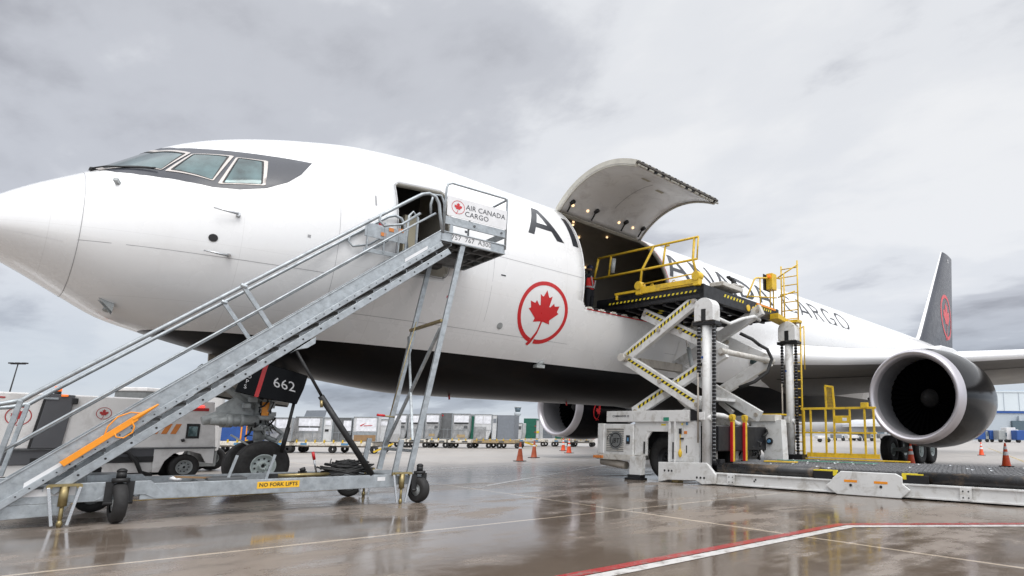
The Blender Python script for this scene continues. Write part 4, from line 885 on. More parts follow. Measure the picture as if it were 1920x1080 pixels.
for (s, o) in ((-.50, -.02), (3.46, -.02), (3.40, 1.55)):
    j = sb_(lambda mb: (mb.tube([(s, o-.02, .24), (s, o-.02, .47)], .042, 14), mb.beam((s-.13, o-.02, .485), (s+.13, o-.02, .485), .07, .03), mb.tube([(s-.13, o-.04, .47), (s-.13, o+.02, .47)], .03, 10), mb.tube([(s+.13, o-.04, .47), (s+.13, o+.02, .47)], .03, 10), mb.tube([(s, o-.02, .28), (s, o-.02, .02)], .02, 10), mb.tube([(s, o-.02, .08), (s, o-.02, .04), (s, o-.02, .0)], [.02, .032, .022], 12)), 'jack', 'gold')
    for dx, dy in ((-.12, 0), (.12, 0)): sb_(lambda mb: mb.beam((s+dx*1.15, o-.04, .46), (s+dx*.55, o-.05, .02), .018, .03), 'jack_strut', 'steel', .003, j)
# hydraulic lift strut, tool clamp, small things
h1 = sb_(lambda mb: mb.tube([(2.17, .02, 1.67), (3.02, .06, .47)], .045, 14), 'lift_cylinder', 'blackm')
sb_(lambda mb: mb.tube([(1.76, .02, 2.36), (2.2, .02, 1.64)], .022, 10), 'lift_rod', 'blackm', 0, h1)
sb_(lambda mb: (mb.prism([(1.70, 2.28), (2.02, 2.56), (2.02, 2.46), (1.92, 2.38), (1.78, 2.34)], lambda s, z: (s, -.01, z), (0, .08, 0)),), 'cylinder_bracket', 'galv', .006)
sb_(lambda mb: mb.tube([(2.17, -.03, 1.6), (2.18, -.04, 1.5)], .022, 8), 'valve', 'gold', 0, h1)
tp = lambda px: px
th = sb_(lambda mb: (mb.beam((-.56, -.07, .73), (.06, -.07, 1.29), .05, .07), mb.tube([(.03, -.07, 1.27), (.26, -.07, 1.47)], [.033, .012], 8), mb.tube([(-.22, -.07, 1.06), (-.20, -.07, 1.18), (-.12, -.07, 1.30), (0, -.07, 1.36), (.10, -.07, 1.35)], .009, 6), mb.tube([(-.13, -.09, 1.10), (-.11, -.1, 1.05), (-.04, -.1, 1.04), (.04, -.1, 1.11), (.05, -.1, 1.18), (.02, -.09, 1.24)], .010, 6)), 'tow_handle', 'orange', .004)
for s, o in ((1.12, .12), (1.58, .12)): sb_(lambda mb: mb.beam((s, o, .44), (s+.09, o, .80), .03, .035), 'stop_post', 'galv', .003)
lv = sb_(lambda mb: mb.tube([(2.36, .55, .44), (2.28, .55, .78)], .014, 8), 'lever', 'steel'); sb_(lambda mb: mb.tube([(2.30, .55, .70), (2.27, .55, .82)], .022, 8), 'lever_grip', 'red', 0, lv)
sb_(lambda mb: (mb.tube([(1.7, .25, .49), (2.5, .25, .49)], .03, 10, 0), mb.box(1.65, 1.75, .2, .3, .46, .52, 1), mb.box(2.1, 2.2, .5, .6, .42, .53, 1), mb.tube([(2.15, .5, .53), (2.13, .5, .58)], .04, 8, 1)), 'screw_spindle', ['gold', 'blackm'])
sb_(lambda mb: (mb.box(-.32, -.02, .3, .8, .47, .58), ), 'control_box', 'galv', .01)
sb_(lambda mb: (mb.box(.9, 1.35, .06, .5, .466, .50), ), 'step_plate', 'galvd', .004)
# things lying on the stairs chassis
cab = MB(); random.seed(5)
for k in range(46):
    a0 = random.uniform(0, 6.28); R_ = random.uniform(.08, .34); cz = .49+random.random()*.27*(1-R_/.42); tilt = random.uniform(-.35, .35)
    cab.tube([(2.72+R_*1.25*cos(a0+t*.42), .38+R_*.75*sin(a0+t*.42), cz+tilt*R_*cos(a0+t*.42)+random.uniform(-.008, .012)) for t in range(13)], .012, 6)
cab.tube([(2.5, .3, .56), (2.46, .28, .66), (2.47, .28, .72)], .008, 6); cab.tube([(2.66, .3, .60), (2.70, .3, .69)], .045, 10)
mxs = Matrix.Translation((2.9, -3.685, 0)) @ Matrix.Rotation(radians(-6.135), 4, 'Z')
def onstairs(mb, name, m, label, cat, **k):
    mb.v = [tuple(mxs @ V(v)) for v in mb.v]; zmin = min(v[2] for v in mb.v); cx_ = sum(v[0] for v in mb.v)/len(mb.v); cy_ = sum(v[1] for v in mb.v)/len(mb.v)
    mb.v = [(a-cx_, b-cy_, c-zmin) for a, b, c in mb.v]; o = mb.build(name, m, None, **k); o.location = (cx_, cy_, zmin); return tag(o, label, cat)
onstairs(cab, 'coiled_cable', 'rubber', 'tangled heap of black cable lying on the rear of the stairs chassis', 'cable')
pk = MB(); pk.beam((.55, .15, .53), (1.0, .35, .485), .06, .025); onstairs(pk, 'wooden_stick', 'brown', 'short wooden stick lying across the stairs chassis near the nose wheel', 'stick')
rg = MB(); random.seed(2)
rg.lathe([(0, .02), (.015, .07), (.04, .075), (.06, .04), (.065, .001)], (.56, .2, .47), (.1, 0, 1), 9); onstairs(rg, 'white_rag', 'conew', 'crumpled white rag lying on the front of the stairs chassis', 'rag')

# ================================================================== CARGO LOADER
random.seed(21)
LD = empty('cargo_loader', (13.02, -5.05, 0), atan2(-cos(radians(3)), sin(radians(3))), 'white and yellow scissor cargo loader with its black bridge raised to the open cargo door', 'loader')
def lb_(f, name, m, bevel=.006, par=None, **k): mb = MB(); f(mb); return mb.build(name, m, par or LD, bevel=bevel, **k)
# main low deck (x = outward s, y = across o, z up)
DW = 4.15
lb_(lambda mb: (mb.box(.3, 9.5, 0, .08, .03, .29), mb.box(.3, 9.5, -.03, 0, .255, .285), mb.box(.3, 9.5, -.03, 0, .03, .06)), 'side_beam', 'lw', .004)
lb_(lambda mb: mb.box(.3, 9.5, DW-.08, DW, .05, .42), 'side_beam', 'lwd', .004)
for s in (.80, 5.62): 
    p_ = lb_(lambda mb: mb.box(s, s+.19, -.045, -.031, .05, .27), 'splice_plate', 'lw', .003)
    for a in (.05, .14):
        for z in (.10, .21): lb_(lambda mb: mb.tube([(s+a, -.045, z), (s+a, -.052, z)], .013, 8), 'plate_bolt', 'blackm', 0, p_)
def chk(mb, s, z):
    mb.box(s, s+.035, -.006, -.002, z, z+.035); mb.box(s+.035, s+.07, -.006, -.002, z+.035, z+.07)
lb_(lambda mb: chk(mb, 1.45, .13), 'check_mark', 'blackm', 0)
hp = lb_(lambda mb: mb.prism([(3.13, .17), (3.26, .27), (3.28, .32), (3.45, .46), (4.52, .46), (4.64, .40), (4.64, .28), (4.78, .17), (4.66, .05), (4.6, .01), (3.36, .01), (3.28, .06)], lambda s, z: (s, -.075, z), (0, .045, 0)), 'hex_cover', 'lw', .012)
for s in (3.52, 4.11):
    lb_(lambda mb: mb.box(s, s+.26, -.079, -.0755, .255, .30), 'reflector', 'orange', 0, hp); lb_(lambda mb: mb.tube([(s+.13, -.075, .20), (s+.13, -.082, .20)], .028, 12), 'bolt_hole', 'blackm', 0, hp)
lb_(lambda mb: mb.prism([(-1.12, .47), (.28, .50), (.52, .25), (.50, .04), (.16, .01), (-.02, .09), (-.85, .06), (-1.12, .0)], lambda s, z: (s, -.10, z), (0, .09, 0)), 'corner_plate', 'lw', .012)
lb_(lambda mb: [mb.tube([(s, -.10, z), (s, -.107, z)], .026, 10) for s, z in ((-.92, .28), (-.80, .28), (-.71, .28), (.02, .16), (.12, .16), (.22, .16))], 'bolt_holes', 'blackm', 0)
lb_(lambda mb: mb.box(-.78, -.58, 0, .2, 0, .1), 'foot', 'gold')
lb_(lambda mb: mb.box(.5, 9.5, .28, DW-.3, .40, .47), 'deck_plate', 'deck', 0)
rd = MB()
for k in range(100):
    s = .60+k*.089
    for j in range(9):
        o = .34+j*.42+random.uniform(-.01, .01); rd.tube([(s, o, .474), (s, o+.38, .474)], .017, 6, 1 if random.random() < .06 else 0)
rd.build('deck_roller_set', ['deck', 'steel'], LD)
for s in (1.0,): lb_(lambda mb: mb.box(s, s+.8, 1.3, 1.5, .51, .54), 'deck_guide', 'yel', .004)
lb_(lambda mb: mb.box(.9, 3.4, 2.2, 2.35, .52, .53), 'green_strip', 'teal', 0)
for s0, s1, m in ((.50, 2.95, 'roller'), (4.9, 9.5, 'roller')): lb_(lambda mb: mb.tube([(s0, .12, .395), (s1, .12, .395)], .115, 24), 'edge_roller', m, 0)
for s0, s1 in ((2.85, 3.35), (4.62, 5.1)):
    q = lb_(lambda mb: mb.box(s0, s1, -.01, .12, .29, .44), 'roller_block', 'blk'); lb_(lambda mb: mb.box(s0, s1-.1, .0, .14, .443, .465), 'block_edge', 'yelb', 0, q)
    lb_(lambda mb: mb.box(s0 if s0 > 4 else s1-.08, s0+.08 if s0 > 4 else s1, -.015, .05, .36, .47), 'block_corner', 'yelb', 0, q)
lb_(lambda mb: mb.box(.28, 9.5, .09, .25, .10, .30), 'inner_beam', 'blk', 0)
for o in (1.2, 2.6): lb_(lambda mb: mb.box(.2, 9.3, o, o+.2, .05, .38), 'inner_beam', 'blk', 0)
# far edge plate and yellow cage
lb_(lambda mb: mb.box(.7, 3.6, DW-.15, DW, .50, .53), 'deck_edge', 'yel', .004)
def cage(mb):
    o = DW-.05; zb, zt = .56, 1.88
    for s in (.78, .98, 1.42, 1.66, 2.10, 2.50, 2.74): mb.beam((s, o, zb), (s, o, zt), .045, .05)
    mb.beam((.70, o, zt), (2.8, o, zt), .05, .06); mb.beam((.75, o, 1.22), (2.8, o, 1.22), .04, .045); mb.beam((.85, o, .62), (2.86, o, .62), .03, .12)
    mb.beam((1.45, o, zt), (1.43, o, 2.5), .04, .05); mb.beam((1.68, o, zt), (1.64, o, 2.47), .04, .05); mb.beam((1.42, o, 2.5), (1.65, o, 2.46), .04, .06)
    mb.box(1.66, 2.1, o-.02, o+.02, 1.48, 1.68)
    mb.box(2.42, 2.6, o-.06, o+.06, zt+.0, zt+.14)
cg = lb_(cage, 'safety_cage', 'yel', .004)
lb_(lambda mb: [mb.beam((1.46, DW-.05, 1.9+.04*k), (1.65, DW-.05, 1.9+.04*k), .008, .008) for k in range(14)]+[mb.beam((1.47+.03*k, DW-.05, 1.9), (1.47+.03*k, DW-.05, 2.44), .006, .006) for k in range(7)], 'mesh_panel', 'yel', 0, cg)
lb_(lambda mb: mb.box(1.9, 2.02, DW-.073, DW-.071, 1.54, 1.62), 'label', 'paper', 0, cg)
# lift columns
def column(s, o):
    c = lb_(lambda mb: (mb.tube([(s, o, .40), (s, o, 3.9)], .115, 24)), 'lift_column', 'lw', 0)
    pr = [(-.27, 3.82), (-.27, 4.14)]+[(.27*cos(radians(180-15*k)), 4.14+.24*sin(radians(180-15*k))) for k in range(1, 12)]+[(.27, 4.14), (.27, 3.82), (.07, 3.82), (.07, 4.12), (-.07, 4.12), (-.07, 3.82)]
    top = [(-.27, 4.10)]+pr[2:13]+[(.27, 4.10)]
    lb_(lambda mb: (mb.prism(top, lambda a, z: (s+a, o-.16, z), (0, .32, 0)), mb.box(s-.27, s-.06, o-.159, o+.159, 3.82, 4.11), mb.box(s+.06, s+.27, o-.159, o+.159, 3.82, 4.11)), 'column_head', 'lw', .012, c)
    lb_(lambda mb: mb.box(s-.062, s+.062, o-.164, o+.10, 3.825, 4.10), 'slot_shade', 'blackm', 0, c)  # black plate set flush in the head slot, stands in for its shade
    lb_(lambda mb: mb.box(s-.32, s+.32, o-.14, o+.14, 3.72, 3.80), 'column_collar', 'blk', .006, c)
    for ds, z0 in ((.22, .5), (-.21, 2.5)):
        ch = MB(); z = z0
        while z < 3.74: ch.box(s+ds-.038, s+ds+.038, o-.06, o-.0, z, z+.062, 0); ch.box(s+ds-.03, s+ds+.03, o-.045, o-.015, z+.06, z+.085, 1); z += .085
        ch.build('lift_chain', ['blk', 'steel'], c)
    lb_(lambda mb: mb.tube([(s-.22, o-.05, .95), (s-.22, o-.05, 2.6)], .022, 8), 'chain_rod', 'gearb', 0, c)
    lb_(lambda mb: (mb.tube([(s-.15, o-.02, 1.52), (s+.15, o-.02, 1.52)], .075, 14), mb.box(s-.14, s+.02, o-.14, o-.05, 1.48, 1.66)), 'column_clamp', 'lw', .006, c)
    lb_(lambda mb: mb.tube([(s-.06, o-.115, 2.95), (s-.06, o-.12, 2.95)], .03, 12), 'sticker', 'blue', 0, c)
    lb_(lambda mb: mb.box(s-.3, s+.42, o-.2, o+.2, .44, .62) if o > 1 else mb.box(s-.12, s+.3, o+.1, o+.3, .44, .58), 'column_foot', 'blk', .006, c)
column(.22, .02); column(.42, 4.0)
# chassis under the bridge
lb_(lambda mb: mb.box(-2.95, -.28, 0, .28, 1.44, 1.72), 'upper_rail', 'lw', .008)
lb_(lambda mb: mb.box(-2.95, .4, 2.9, 3.2, 1.40, 1.66), 'upper_rail', 'lwd', .008)
mb = text_mb('COMMANDER 30', .075, lambda u, v: (-2.45+u, -.004, 1.585+v), bold=True); mb.build('rail_lettering', 'charcoal', LD)
lb_(lambda mb: mb.box(-.30, -.05, .05, .2, 1.47, 1.74), 'rail_clamp', 'blk')
for o in (0.05, 2.95): lb_(lambda mb: (mb.box(-.85, -.02, o, o+.07, .48, 1.44), mb.box(-2.0, -1.6, o, o+.05, .6, 1.44), mb.box(-1.62, -.8, o, o+.05, 1.2, 1.44), mb.prism([(-1.75, 1.44), (-1.75, 1.0), (-1.62, 1.0), (-1.45, 1.22), (-1.2, 1.22), (-1.2, 1.44)], lambda s, z: (s, o+.012, z), (0, .05, 0))), 'side_panel', 'lw', .006)
lb_(lambda mb: (mb.box(-.90, -.84, .0, .10, .48, 1.44), mb.box(-.72, -.68, -.01, .10, .48, 1.44)), 'panel_rib', 'lw', .004)
lb_(lambda mb: (mb.box(-.80, -.75, .035, .052, .55, .95), mb.box(-1.70, -1.66, .03, .052, .65, .95), mb.box(-.40, -.37, .045, .052, .7, .88)), 'slot', 'blackm', 0)
ol = lb_(lambda mb: (mb.tube([(-.56, .03, .72), (-.56, .03, 1.15)], .012, 8, 0), mb.lathe([(0, .02), (.05, .045), (.12, .05), (.16, .03), (.2, .015)], (-.56, .03, .60), (0, 0, 1), 12, 0), mb.box(-.59, -.53, .01, .05, 1.15, 1.28, 1), mb.box(-.55, -.46, .01, .05, 1.02, 1.06, 1)), 'valve_lever', ['yel', 'blackm'], .003)
for s, z, m, w_, h_ in ((-.46, 1.15, 'stripeo', .09, .07), (-.40, 1.36, 'bluep', .05, .07), (-.54, 1.36, 'yelb', .05, .05), (-1.05, 1.46, 'teal', .17, .09), (-1.15, 1.35, 'yelb', .14, .04)): lb_(lambda mb: mb.box(s, s+w_, .044 if z < 1.4 else -.004, .049 if z < 1.4 else -.001, z, z+h_), 'sticker', m, 0)
lb_(lambda mb: mb.box(-2.9, .3, .4, 2.8, .75, 1.35), 'chassis_core', 'blk', .02)
# engine box with louvre grille
eb_ = lb_(lambda mb: (mb.box(-3.05, -2.02, .0, 3.0, .60, 1.38), mb.box(-3.24, -3.02, -.02, 3.0, .62, 1.40)), 'engine_box', 'lw', .015)
def grille(mb):
    s0, s1, z0, z1 = -2.93, -2.33, .68, 1.28; y = -.004; mb.add([(s0, y, z0), (s1, y, z0), (s1, y, z1), (s0, y, z1)], [(0, 1, 2, 3)], 0); cx_, cz = -2.60, .97
    for k in range(13):
        z = z0+.02+k*.046; r_ = .24; dz = z+.012-cz; e = sqrt(max(0, r_*r_-dz*dz)) if abs(dz) < r_ else 0
        for a, b in ((s0, cx_-e), (cx_+e, s1)) if e > 0 else ((s0, s1),):
            if b-a > .02: mb.box(a, b, y-.012, y, z, z+.024, 1)
gr_ = lb_(grille, 'engine_grille', ['gpul', 'lwd'], 0, eb_)
lg = MB(); cdt_patch(lg, [circle(-2.60, .97, .235, 36)], lambda u, v: (u, -.018, v), .3, 0); cdt_patch(lg, [circle(-2.60, .97, .19, 30), circle(-2.60, .97, .165, 30)], lambda u, v: (u, -.0205, v), .3, 1, 'odd')
cdt_patch(lg, band(arc(-2.78, .98, .11, .14, 35, 190, 12), .022), lambda u, v: (u, -.0215, v), .3, 1); lg.build('grille_badge', ['gpul', 'blackm'], eb_)
mb = text_mb('JBT', .17, lambda u, v: (-2.59+u+v*.25, -.023, .955+v), bold=True); mb.build('badge_lettering', 'blackm', eb_)
lb_(lambda mb: (mb.box(-2.24, -2.12, -.02, -.001, .88, 1.10, 0), mb.box(-2.205, -2.15, -.023, -.02, .95, 1.04, 1)), 'door_latch', ['blackm', 'bluep'], .004, eb_)
lb_(lambda mb: (mb.box(-3.3, -2.0, -.02, 2.9, .47, .60)), 'bumper', 'lwd', .01)
lb_(lambda mb: mb.tube([(-3.2, .15, .42), (-2.35, .15, .33)], .10, 16), 'exhaust_pipe', 'gearb', 0)
for o in (-.03,): lb_(lambda mb: [mb.box(-3.36+.09*k, -3.29+.09*k, -.05, 0, .50, .57) for k in range(4)], 'marker_light', 'stripeo', .004)
lb_(lambda mb: mb.prism([(-2.06, .58), (-1.66, .60), (-1.70, .12), (-2.08, .12)], lambda s, z: (s, -.06, z), (0, .16, 0)), 'stabiliser', 'lw', .008)
lb_(lambda mb: (mb.box(-2.12, -1.70, -.08, .12, .04, .13), mb.box(-2.2, -1.65, -.1, .14, 0, .05)), 'stabiliser_foot', 'blk')
for o in (.48, 2.6):
    wheel_into(MB, (-1.22, o, .56), .56, .34, .27, LD, (0, 1, 0), -1, 'tyre', 'wheel_rim', 'tyre', 'blk', 32)
lb_(lambda mb: (mb.box(-1.75, -.85, .06, .9, 1.20, 1.24)), 'mudguard', 'blk', .006)
# inner end frame: white pillar, guide posts, hoses
lb_(lambda mb: mb.prism([(-.15, 1.5), (.75, 1.55), (.80, .5), (.25, .5), (.20, 1.0), (-.15, 1.3)], lambda s, z: (s, 2.75, z), (0, .3, 0)), 'end_pillar', 'lw', .01)
lb_(lambda mb: mb.box(-.1, .1, .3, 2.9, 1.12, 1.36), 'end_crossbeam', 'lw', .01)
lb_(lambda mb: mb.box(-.15, .6, 2.7, 3.1, 1.50, 1.68), 'pillar_cap', 'lwd', .01)
lb_(lambda mb: mb.box(-.1, .55, 3.12, 3.5, 1.68, 1.72), 'yellow_step', 'yel', .004)
for o in (.95, 1.55):
    gp = lb_(lambda mb: mb.box(.28, .36, o, o+.10, .5, 1.55), 'guide_post', 'yel', .004); lb_(lambda mb: mb.box(.30, .37, o-.03, o-.002, .5, 1.45), 'guide_face', 'red', .003, gp)
    lb_(lambda mb: (mb.tube([(.32, o-.03, 1.58), (.32, o+.12, 1.58)], .06, 10), mb.box(.27, .38, o-.02, o+.1, 1.5, 1.62)), 'guide_head', 'yel', .003, gp)
lb_(lambda mb: (mb.box(-.02, .1, .55, .67, .5, 1.2), mb.box(.0, .12, 1.5, 1.62, .5, 1.2)), 'end_post', 'lwd', .006)
lb_(lambda mb: mb.tube([(.15, .15, 1.62), (.18, .8, 1.60), (.2, 1.15, 1.52), (.2, 1.4, 1.42), (.2, 1.9, 1.40)], .06, 12), 'white_pipe', 'lw', 0)
hs = MB(); random.seed(8)
for k in range(26):
    s = random.uniform(.05, .3); o = random.uniform(1.75, 2.7); z = random.uniform(.5, 1.15); p = V((s, o, z)); pts = [p]
    for j in range(4): p = p+V((random.uniform(-.08, .08), random.uniform(-.1, .16), random.uniform(-.14, .12))); p.z = max(.5, p.z); pts.append(p)
    hs.tube(pts, random.choice((.014, .022, .03)), 6)
hs.build('hydraulic_hoses', 'rubber', LD)
lb_(lambda mb: (mb.tube([(.42, 2.70, .98), (.42, 2.78, .98)], .09, 14, 0), mb.tube([(.42, 2.66, .98), (.42, 2.70, .98)], .045, 12, 1)), 'cable_reel', ['blackm', 'bluep'], 0)
# scissors
def arm(p, q, o, name='scissor_arm', w=.14, h=.30, st=True, nst=14, a=.06, b=.94, m='lw'):
    p3, q3 = (p[0], o, p[1]), (q[0], o, q[1]); mb = MB(); mb.beam(p3, q3, w, h); x = mb.build(name, m, LD, bevel=.012)
    if st:
        sm = MB(); P = V(p3).lerp(V(q3), a)+V((0, -w/2, 0)); Q = V(p3).lerp(V(q3), b)+V((0, -w/2, 0)); sh = V((0, 0, .05)); stripes(sm, P+sh, Q+sh, .075, (0, -1, 0), nst); sm.build('hazard_stripes', ['yelb', 'blackm'], x, recalc=False)
    for t in (.03, .5, .97): c = V(p3).lerp(V(q3), t)+V((0, -w/2, 0)); pb = MB(); pb.tube([c, c+V((0, -.035, 0))], .055, 12); pb.build('pivot_pin', 'gearb', x)
    return x
JL, JR = (-2.42, 3.10), (.55, 3.10)
for o, d in ((.12, 0), (2.35, 0)):
    near = o < 1
    arm(JL, (-.12, 4.42) if near else (.45, 4.48), o, st=near, nst=19, a=.04)
    arm((-1.98, 4.30), JR, o+.2, st=near, nst=16, a=.05, b=.8)
    arm(JL, (-.02, 1.80) if near else (.35, 1.62), o, st=near, nst=19)
    arm((-2.25, 1.68), JR, o+.2, st=near, nst=16, b=.8)
lb_(lambda mb: (mb.tube([(JL[0], -.05, 3.1), (JL[0], 2.6, 3.1)], .07, 12), mb.tube([(JL[0], -.10, 3.12), (JL[0], .0, 3.12)], .11, 10)), 'cross_shaft', 'lwd', 0)
lb_(lambda mb: mb.tube([(JR[0], .1, 3.1), (JR[0], 2.75, 3.1)], .07, 12), 'cross_shaft', 'lwd', 0)
lb_(lambda mb: mb.beam((JL[0]+.2, .4, 3.02), (JL[0]+.2, 2.3, 3.02), .2, .22), 'cross_beam', 'gearb')
lb_(lambda mb: mb.beam((-.6, .3, 2.05), (-.6, 2.5, 2.05), .5, .08), 'cross_beam', 'lw')
lb_(lambda mb: mb.beam((-.85, .4, 2.02), (-.45, .4, 1.72), .1, .12), 'beam_bracket', 'lwd'); lb_(lambda mb: mb.beam((-.85, 2.3, 2.02), (-.45, 2.3, 1.72), .1, .12), 'beam_bracket', 'lwd')
cyl = lb_(lambda mb: mb.tube([(-.95, 1.2, 2.55), (-1.15, 1.2, 3.4)], .06, 12), 'lift_cylinder', 'gear', 0); lb_(lambda mb: mb.tube([(-1.15, 1.2, 3.4), (-1.3, 1.2, 4.1)], .04, 10), 'lift_rod', 'steel', 0, cyl)
lb_(lambda mb: (mb.tube([(.60, 1.9, 3.45), (.72, 2.1, 3.35), (.80, 2.2, 3.1), (.72, 2.1, 2.75), (.45, 1.9, 2.5), (.1, 1.7, 2.35)], .045, 10, 0), mb.tube([(.2, 1.6, 3.75), (.45, 1.8, 3.6), (.60, 1.9, 3.45)], .045, 10, 0)), 'hose_bundle', ['rubber'], 0)
lb_(lambda mb: mb.tube([(.10, .35, 4.05), (.2, 1.1, 3.93), (.25, 1.6, 4.12), (.3, 2.2, 4.28), (.3, 2.5, 4.22)], .045, 10), 'hose_guide', 'lw', 0)
# bridge: black deck with edge stripes and yellow front rail
def bridge(mb):
    mb.box(-3.45, .12, .02, 3.95, 4.52, 4.66); mb.box(-3.45, .12, .02, .12, 4.44, 4.78); mb.box(-3.45, .12, 3.85, 3.95, 4.44, 4.78); mb.box(.0, .14, .02, 3.95, 4.40, 4.76)
    for k in range(8): mb.box(-3.3+k*.42, -3.2+k*.42, .1, 3.85, 4.38, 4.53)
    mb.box(-3.1, 0, .9, 1.1, 4.30, 4.5); mb.box(-3.1, 0, 2.6, 2.8, 4.30, 4.5); mb.box(-4.1, -3.4, .3, 3.7, 4.44, 4.58)
br = lb_(bridge, 'bridge_deck', 'blk', .008)
sm = MB(); stripes(sm, (-3.0, .02, 4.62), (-.05, .02, 4.62), .05, (0, -1, 0), 22); stripes(sm, (.14, .9, 4.64), (.14, 1.95, 4.64), .08, (1, 0, 0), 7); sm.build('hazard_stripes', ['blk', 'yelb'], br, recalc=False); sm = MB(); stripes(sm, (.14, 2.5, 4.64), (.14, 3.5, 4.64), .08, (1, 0, 0), 8); sm.build('hazard_stripes', ['blk', 'yelb'], br, recalc=False)
bt = MB(); random.seed(4)
for k in range(26): s = random.uniform(-2.9, -.2); o = random.uniform(.2, 3.4); bt.box(s, s+.09, o, o+.12, 4.36, 4.378, k % 2)
bt.build('underside_fittings', ['steel', 'yelb'], br)
rl = MB()
for k in range(17): rl.tube([(-3.3+k*.2, .2, 4.69), (-3.3+k*.2, 3.75, 4.69)], .035, 8)
rl.build('bridge_rollers', 'deck', br)
bo = lb_(lambda mb: (mb.box(-1.85, -.05, -.04, .05, 4.76, 4.93), mb.box(-1.15, -.05, -.06, .07, 4.80, 4.90), mb.beam((-2.75, 0, 4.86), (-1.85, 0, 4.86), .05, .06), mb.beam((-2.68, 0, 4.70), (-2.68, 0, 4.86), .06, .05)), 'rail_base', 'yel')
for s in (-1.88, -.05): lb_(lambda mb: (mb.tube([(s, -.09, 4.98), (s, .11, 4.98)], .12, 14), mb.box(s-.09, s+.09, -.07, .09, 4.74, 5.0)), 'rail_hinge', 'yel', .01, bo)
def frail(mb):
    t = .032
    mb.tube([(-3.40, 0, 5.98), (-.02, 0, 5.98)], t, 8); mb.tube([(-3.56, 0, 5.40), (-.05, 0, 5.42)], t, 8); mb.tube([(-3.40, 0, 5.98), (-3.56, 0, 5.40)], t, 8)
    mb.tube([(-2.92, 0, 5.98), (-3.0, 0, 5.40)], .028, 8); mb.tube([(-1.42, 0, 5.98), (-1.82, 0, 5.40), (-1.88, 0, 4.9)], t, 8); mb.tube([(-1.05, 0, 5.9), (-1.12, 0, 5.42)], .028, 8); mb.tube([(-1.05, 0, 5.92), (-.92, 0, 5.92)], .025, 8)
    mb.tube([(-.14, 0, 5.98), (-.18, 0, 5.42), (-.05, 0, 4.95)], t, 8); mb.tube([(-.02, 0, 5.98), (-.06, 0, 5.42)], .02, 8)
    mb.tube([(-1.85, 0, 5.02), (-.1, 0, 5.06)], .018, 8)
    for s in (-1.45, -.75): mb.tube([(s-.05, -.02, 4.92), (s-.03, -.02, 4.97), (s+.03, -.02, 4.97), (s+.05, -.02, 4.92)], .012, 6)
lb_(frail, 'bridge_handrail', 'yel', 0)
lb_(lambda mb: mb.tube([(-2.82, .0, 5.88), (-2.86, .0, 5.48)], .055, 12), 'work_light', 'gear', 0)
# outer end: console, far guard rail, control box, ladder
lb_(lambda mb: (mb.beam((.02, .75, 4.92), (.02, 1.75, 4.92), .42, .12), mb.beam((.02, 1.3, 5.0), (.02, 1.85, 5.04), .4, .05)), 'console_housing', 'lwd', .02)
lb_(lambda mb: (mb.tube([(.05, 1.55, 5.0), (.05, 1.5, 5.22)], .05, 8), mb.beam((.0, 1.35, 5.24), (.0, 1.7, 5.16), .1, .05), mb.beam((.0, 1.5, 5.2), (.1, 1.8, 5.0), .06, .05)), 'console_levers', 'blackm', .004)
lb_(lambda mb: [mb.tube([(.16, o, 4.52), (.06, o, 4.52)], .09, 14) for o in (2.15, 2.45)], 'guide_roller', 'yel', 0)
lb_(lambda mb: mb.box(.05, .17, 2.6, 3.7, 4.69, 4.74), 'yellow_edge', 'orange', .004)
lb_(lambda mb: (mb.tube([(.08, 2.2, 4.82), (.08, 2.62, 5.42), (.08, 2.72, 5.48), (.1, 3.9, 5.72), (.12, 4.1, 5.74)], .024, 8), mb.tube([(.08, 2.95, 4.7), (.08, 2.95, 5.5)], .02, 8), mb.tube([(.08, 2.3, 4.88), (.1, 3.9, 5.12)], .018, 8), mb.tube([(.08, 3.55, 4.7), (.08, 3.55, 5.62)], .02, 8), mb.tube([(.08, 3.75, 4.6), (.08, 3.75, 5.68)], .02, 8), mb.tube([(.3, 4.0, 4.5), (.3, 4.0, 5.85)], .022, 8), mb.tube([(.1, 4.0, 5.75), (.68, 4.15, 6.1)], .02, 8), mb.tube([(.1, 4.0, 5.15), (.6, 4.1, 5.3)], .02, 8)), 'guard_rail', 'yel', 0)
ck = lb_(lambda mb: mb.box(.02, .22, 3.42, 3.70, 5.28, 5.76), 'control_box', 'yel', .012)
lb_(lambda mb: (mb.box(-.02, .0, 3.3, 3.7, 5.26, 5.74)), 'box_cover', 'blackm', .01, ck); lb_(lambda mb: mb.tube([(.15, 3.42, 5.66), (.15, 3.32, 5.66)], .035, 10), 'box_light', 'lampo', 0, ck)
lb_(lambda mb: (mb.prism([(3.4, 4.56), (4.15, 4.44), (4.15, 4.34), (3.4, 4.40)], lambda o, z: (.05, o, z), (.35, 0, 0)), mb.box(.3, .75, 3.9, 4.2, 4.34, 4.42)), 'ladder_landing', 'yel', .01)
def ladder(mb, s0, s1, z0, z1, o, n, r_=.024):
    mb.tube([(s0, o, z0), (s0, o, z1-.1)], r_, 8); mb.tube([(s1, o, z0), (s1, o, z1)], r_, 8)
    for k in range(n): z = z0+.15+k*(z1-z0-.35)/(n-1); mb.tube([(s0, o, z), (s1, o, z)], .016, 6)
lb_(lambda mb: ladder(mb, .14, .66, 4.35, 6.22, 4.15, 7), 'upper_ladder', 'yel', 0)
lb_(lambda mb: (ladder(mb, .42, .70, .56, 4.4, 4.18, 15, .026), mb.tube([(.80, 4.2, 3.0), (.80, 4.2, 4.25)], .018, 8), mb.tube([(.70, 4.2, 4.2), (.80, 4.2, 4.25)], .018, 8)), 'lower_ladder', 'yel', 0)

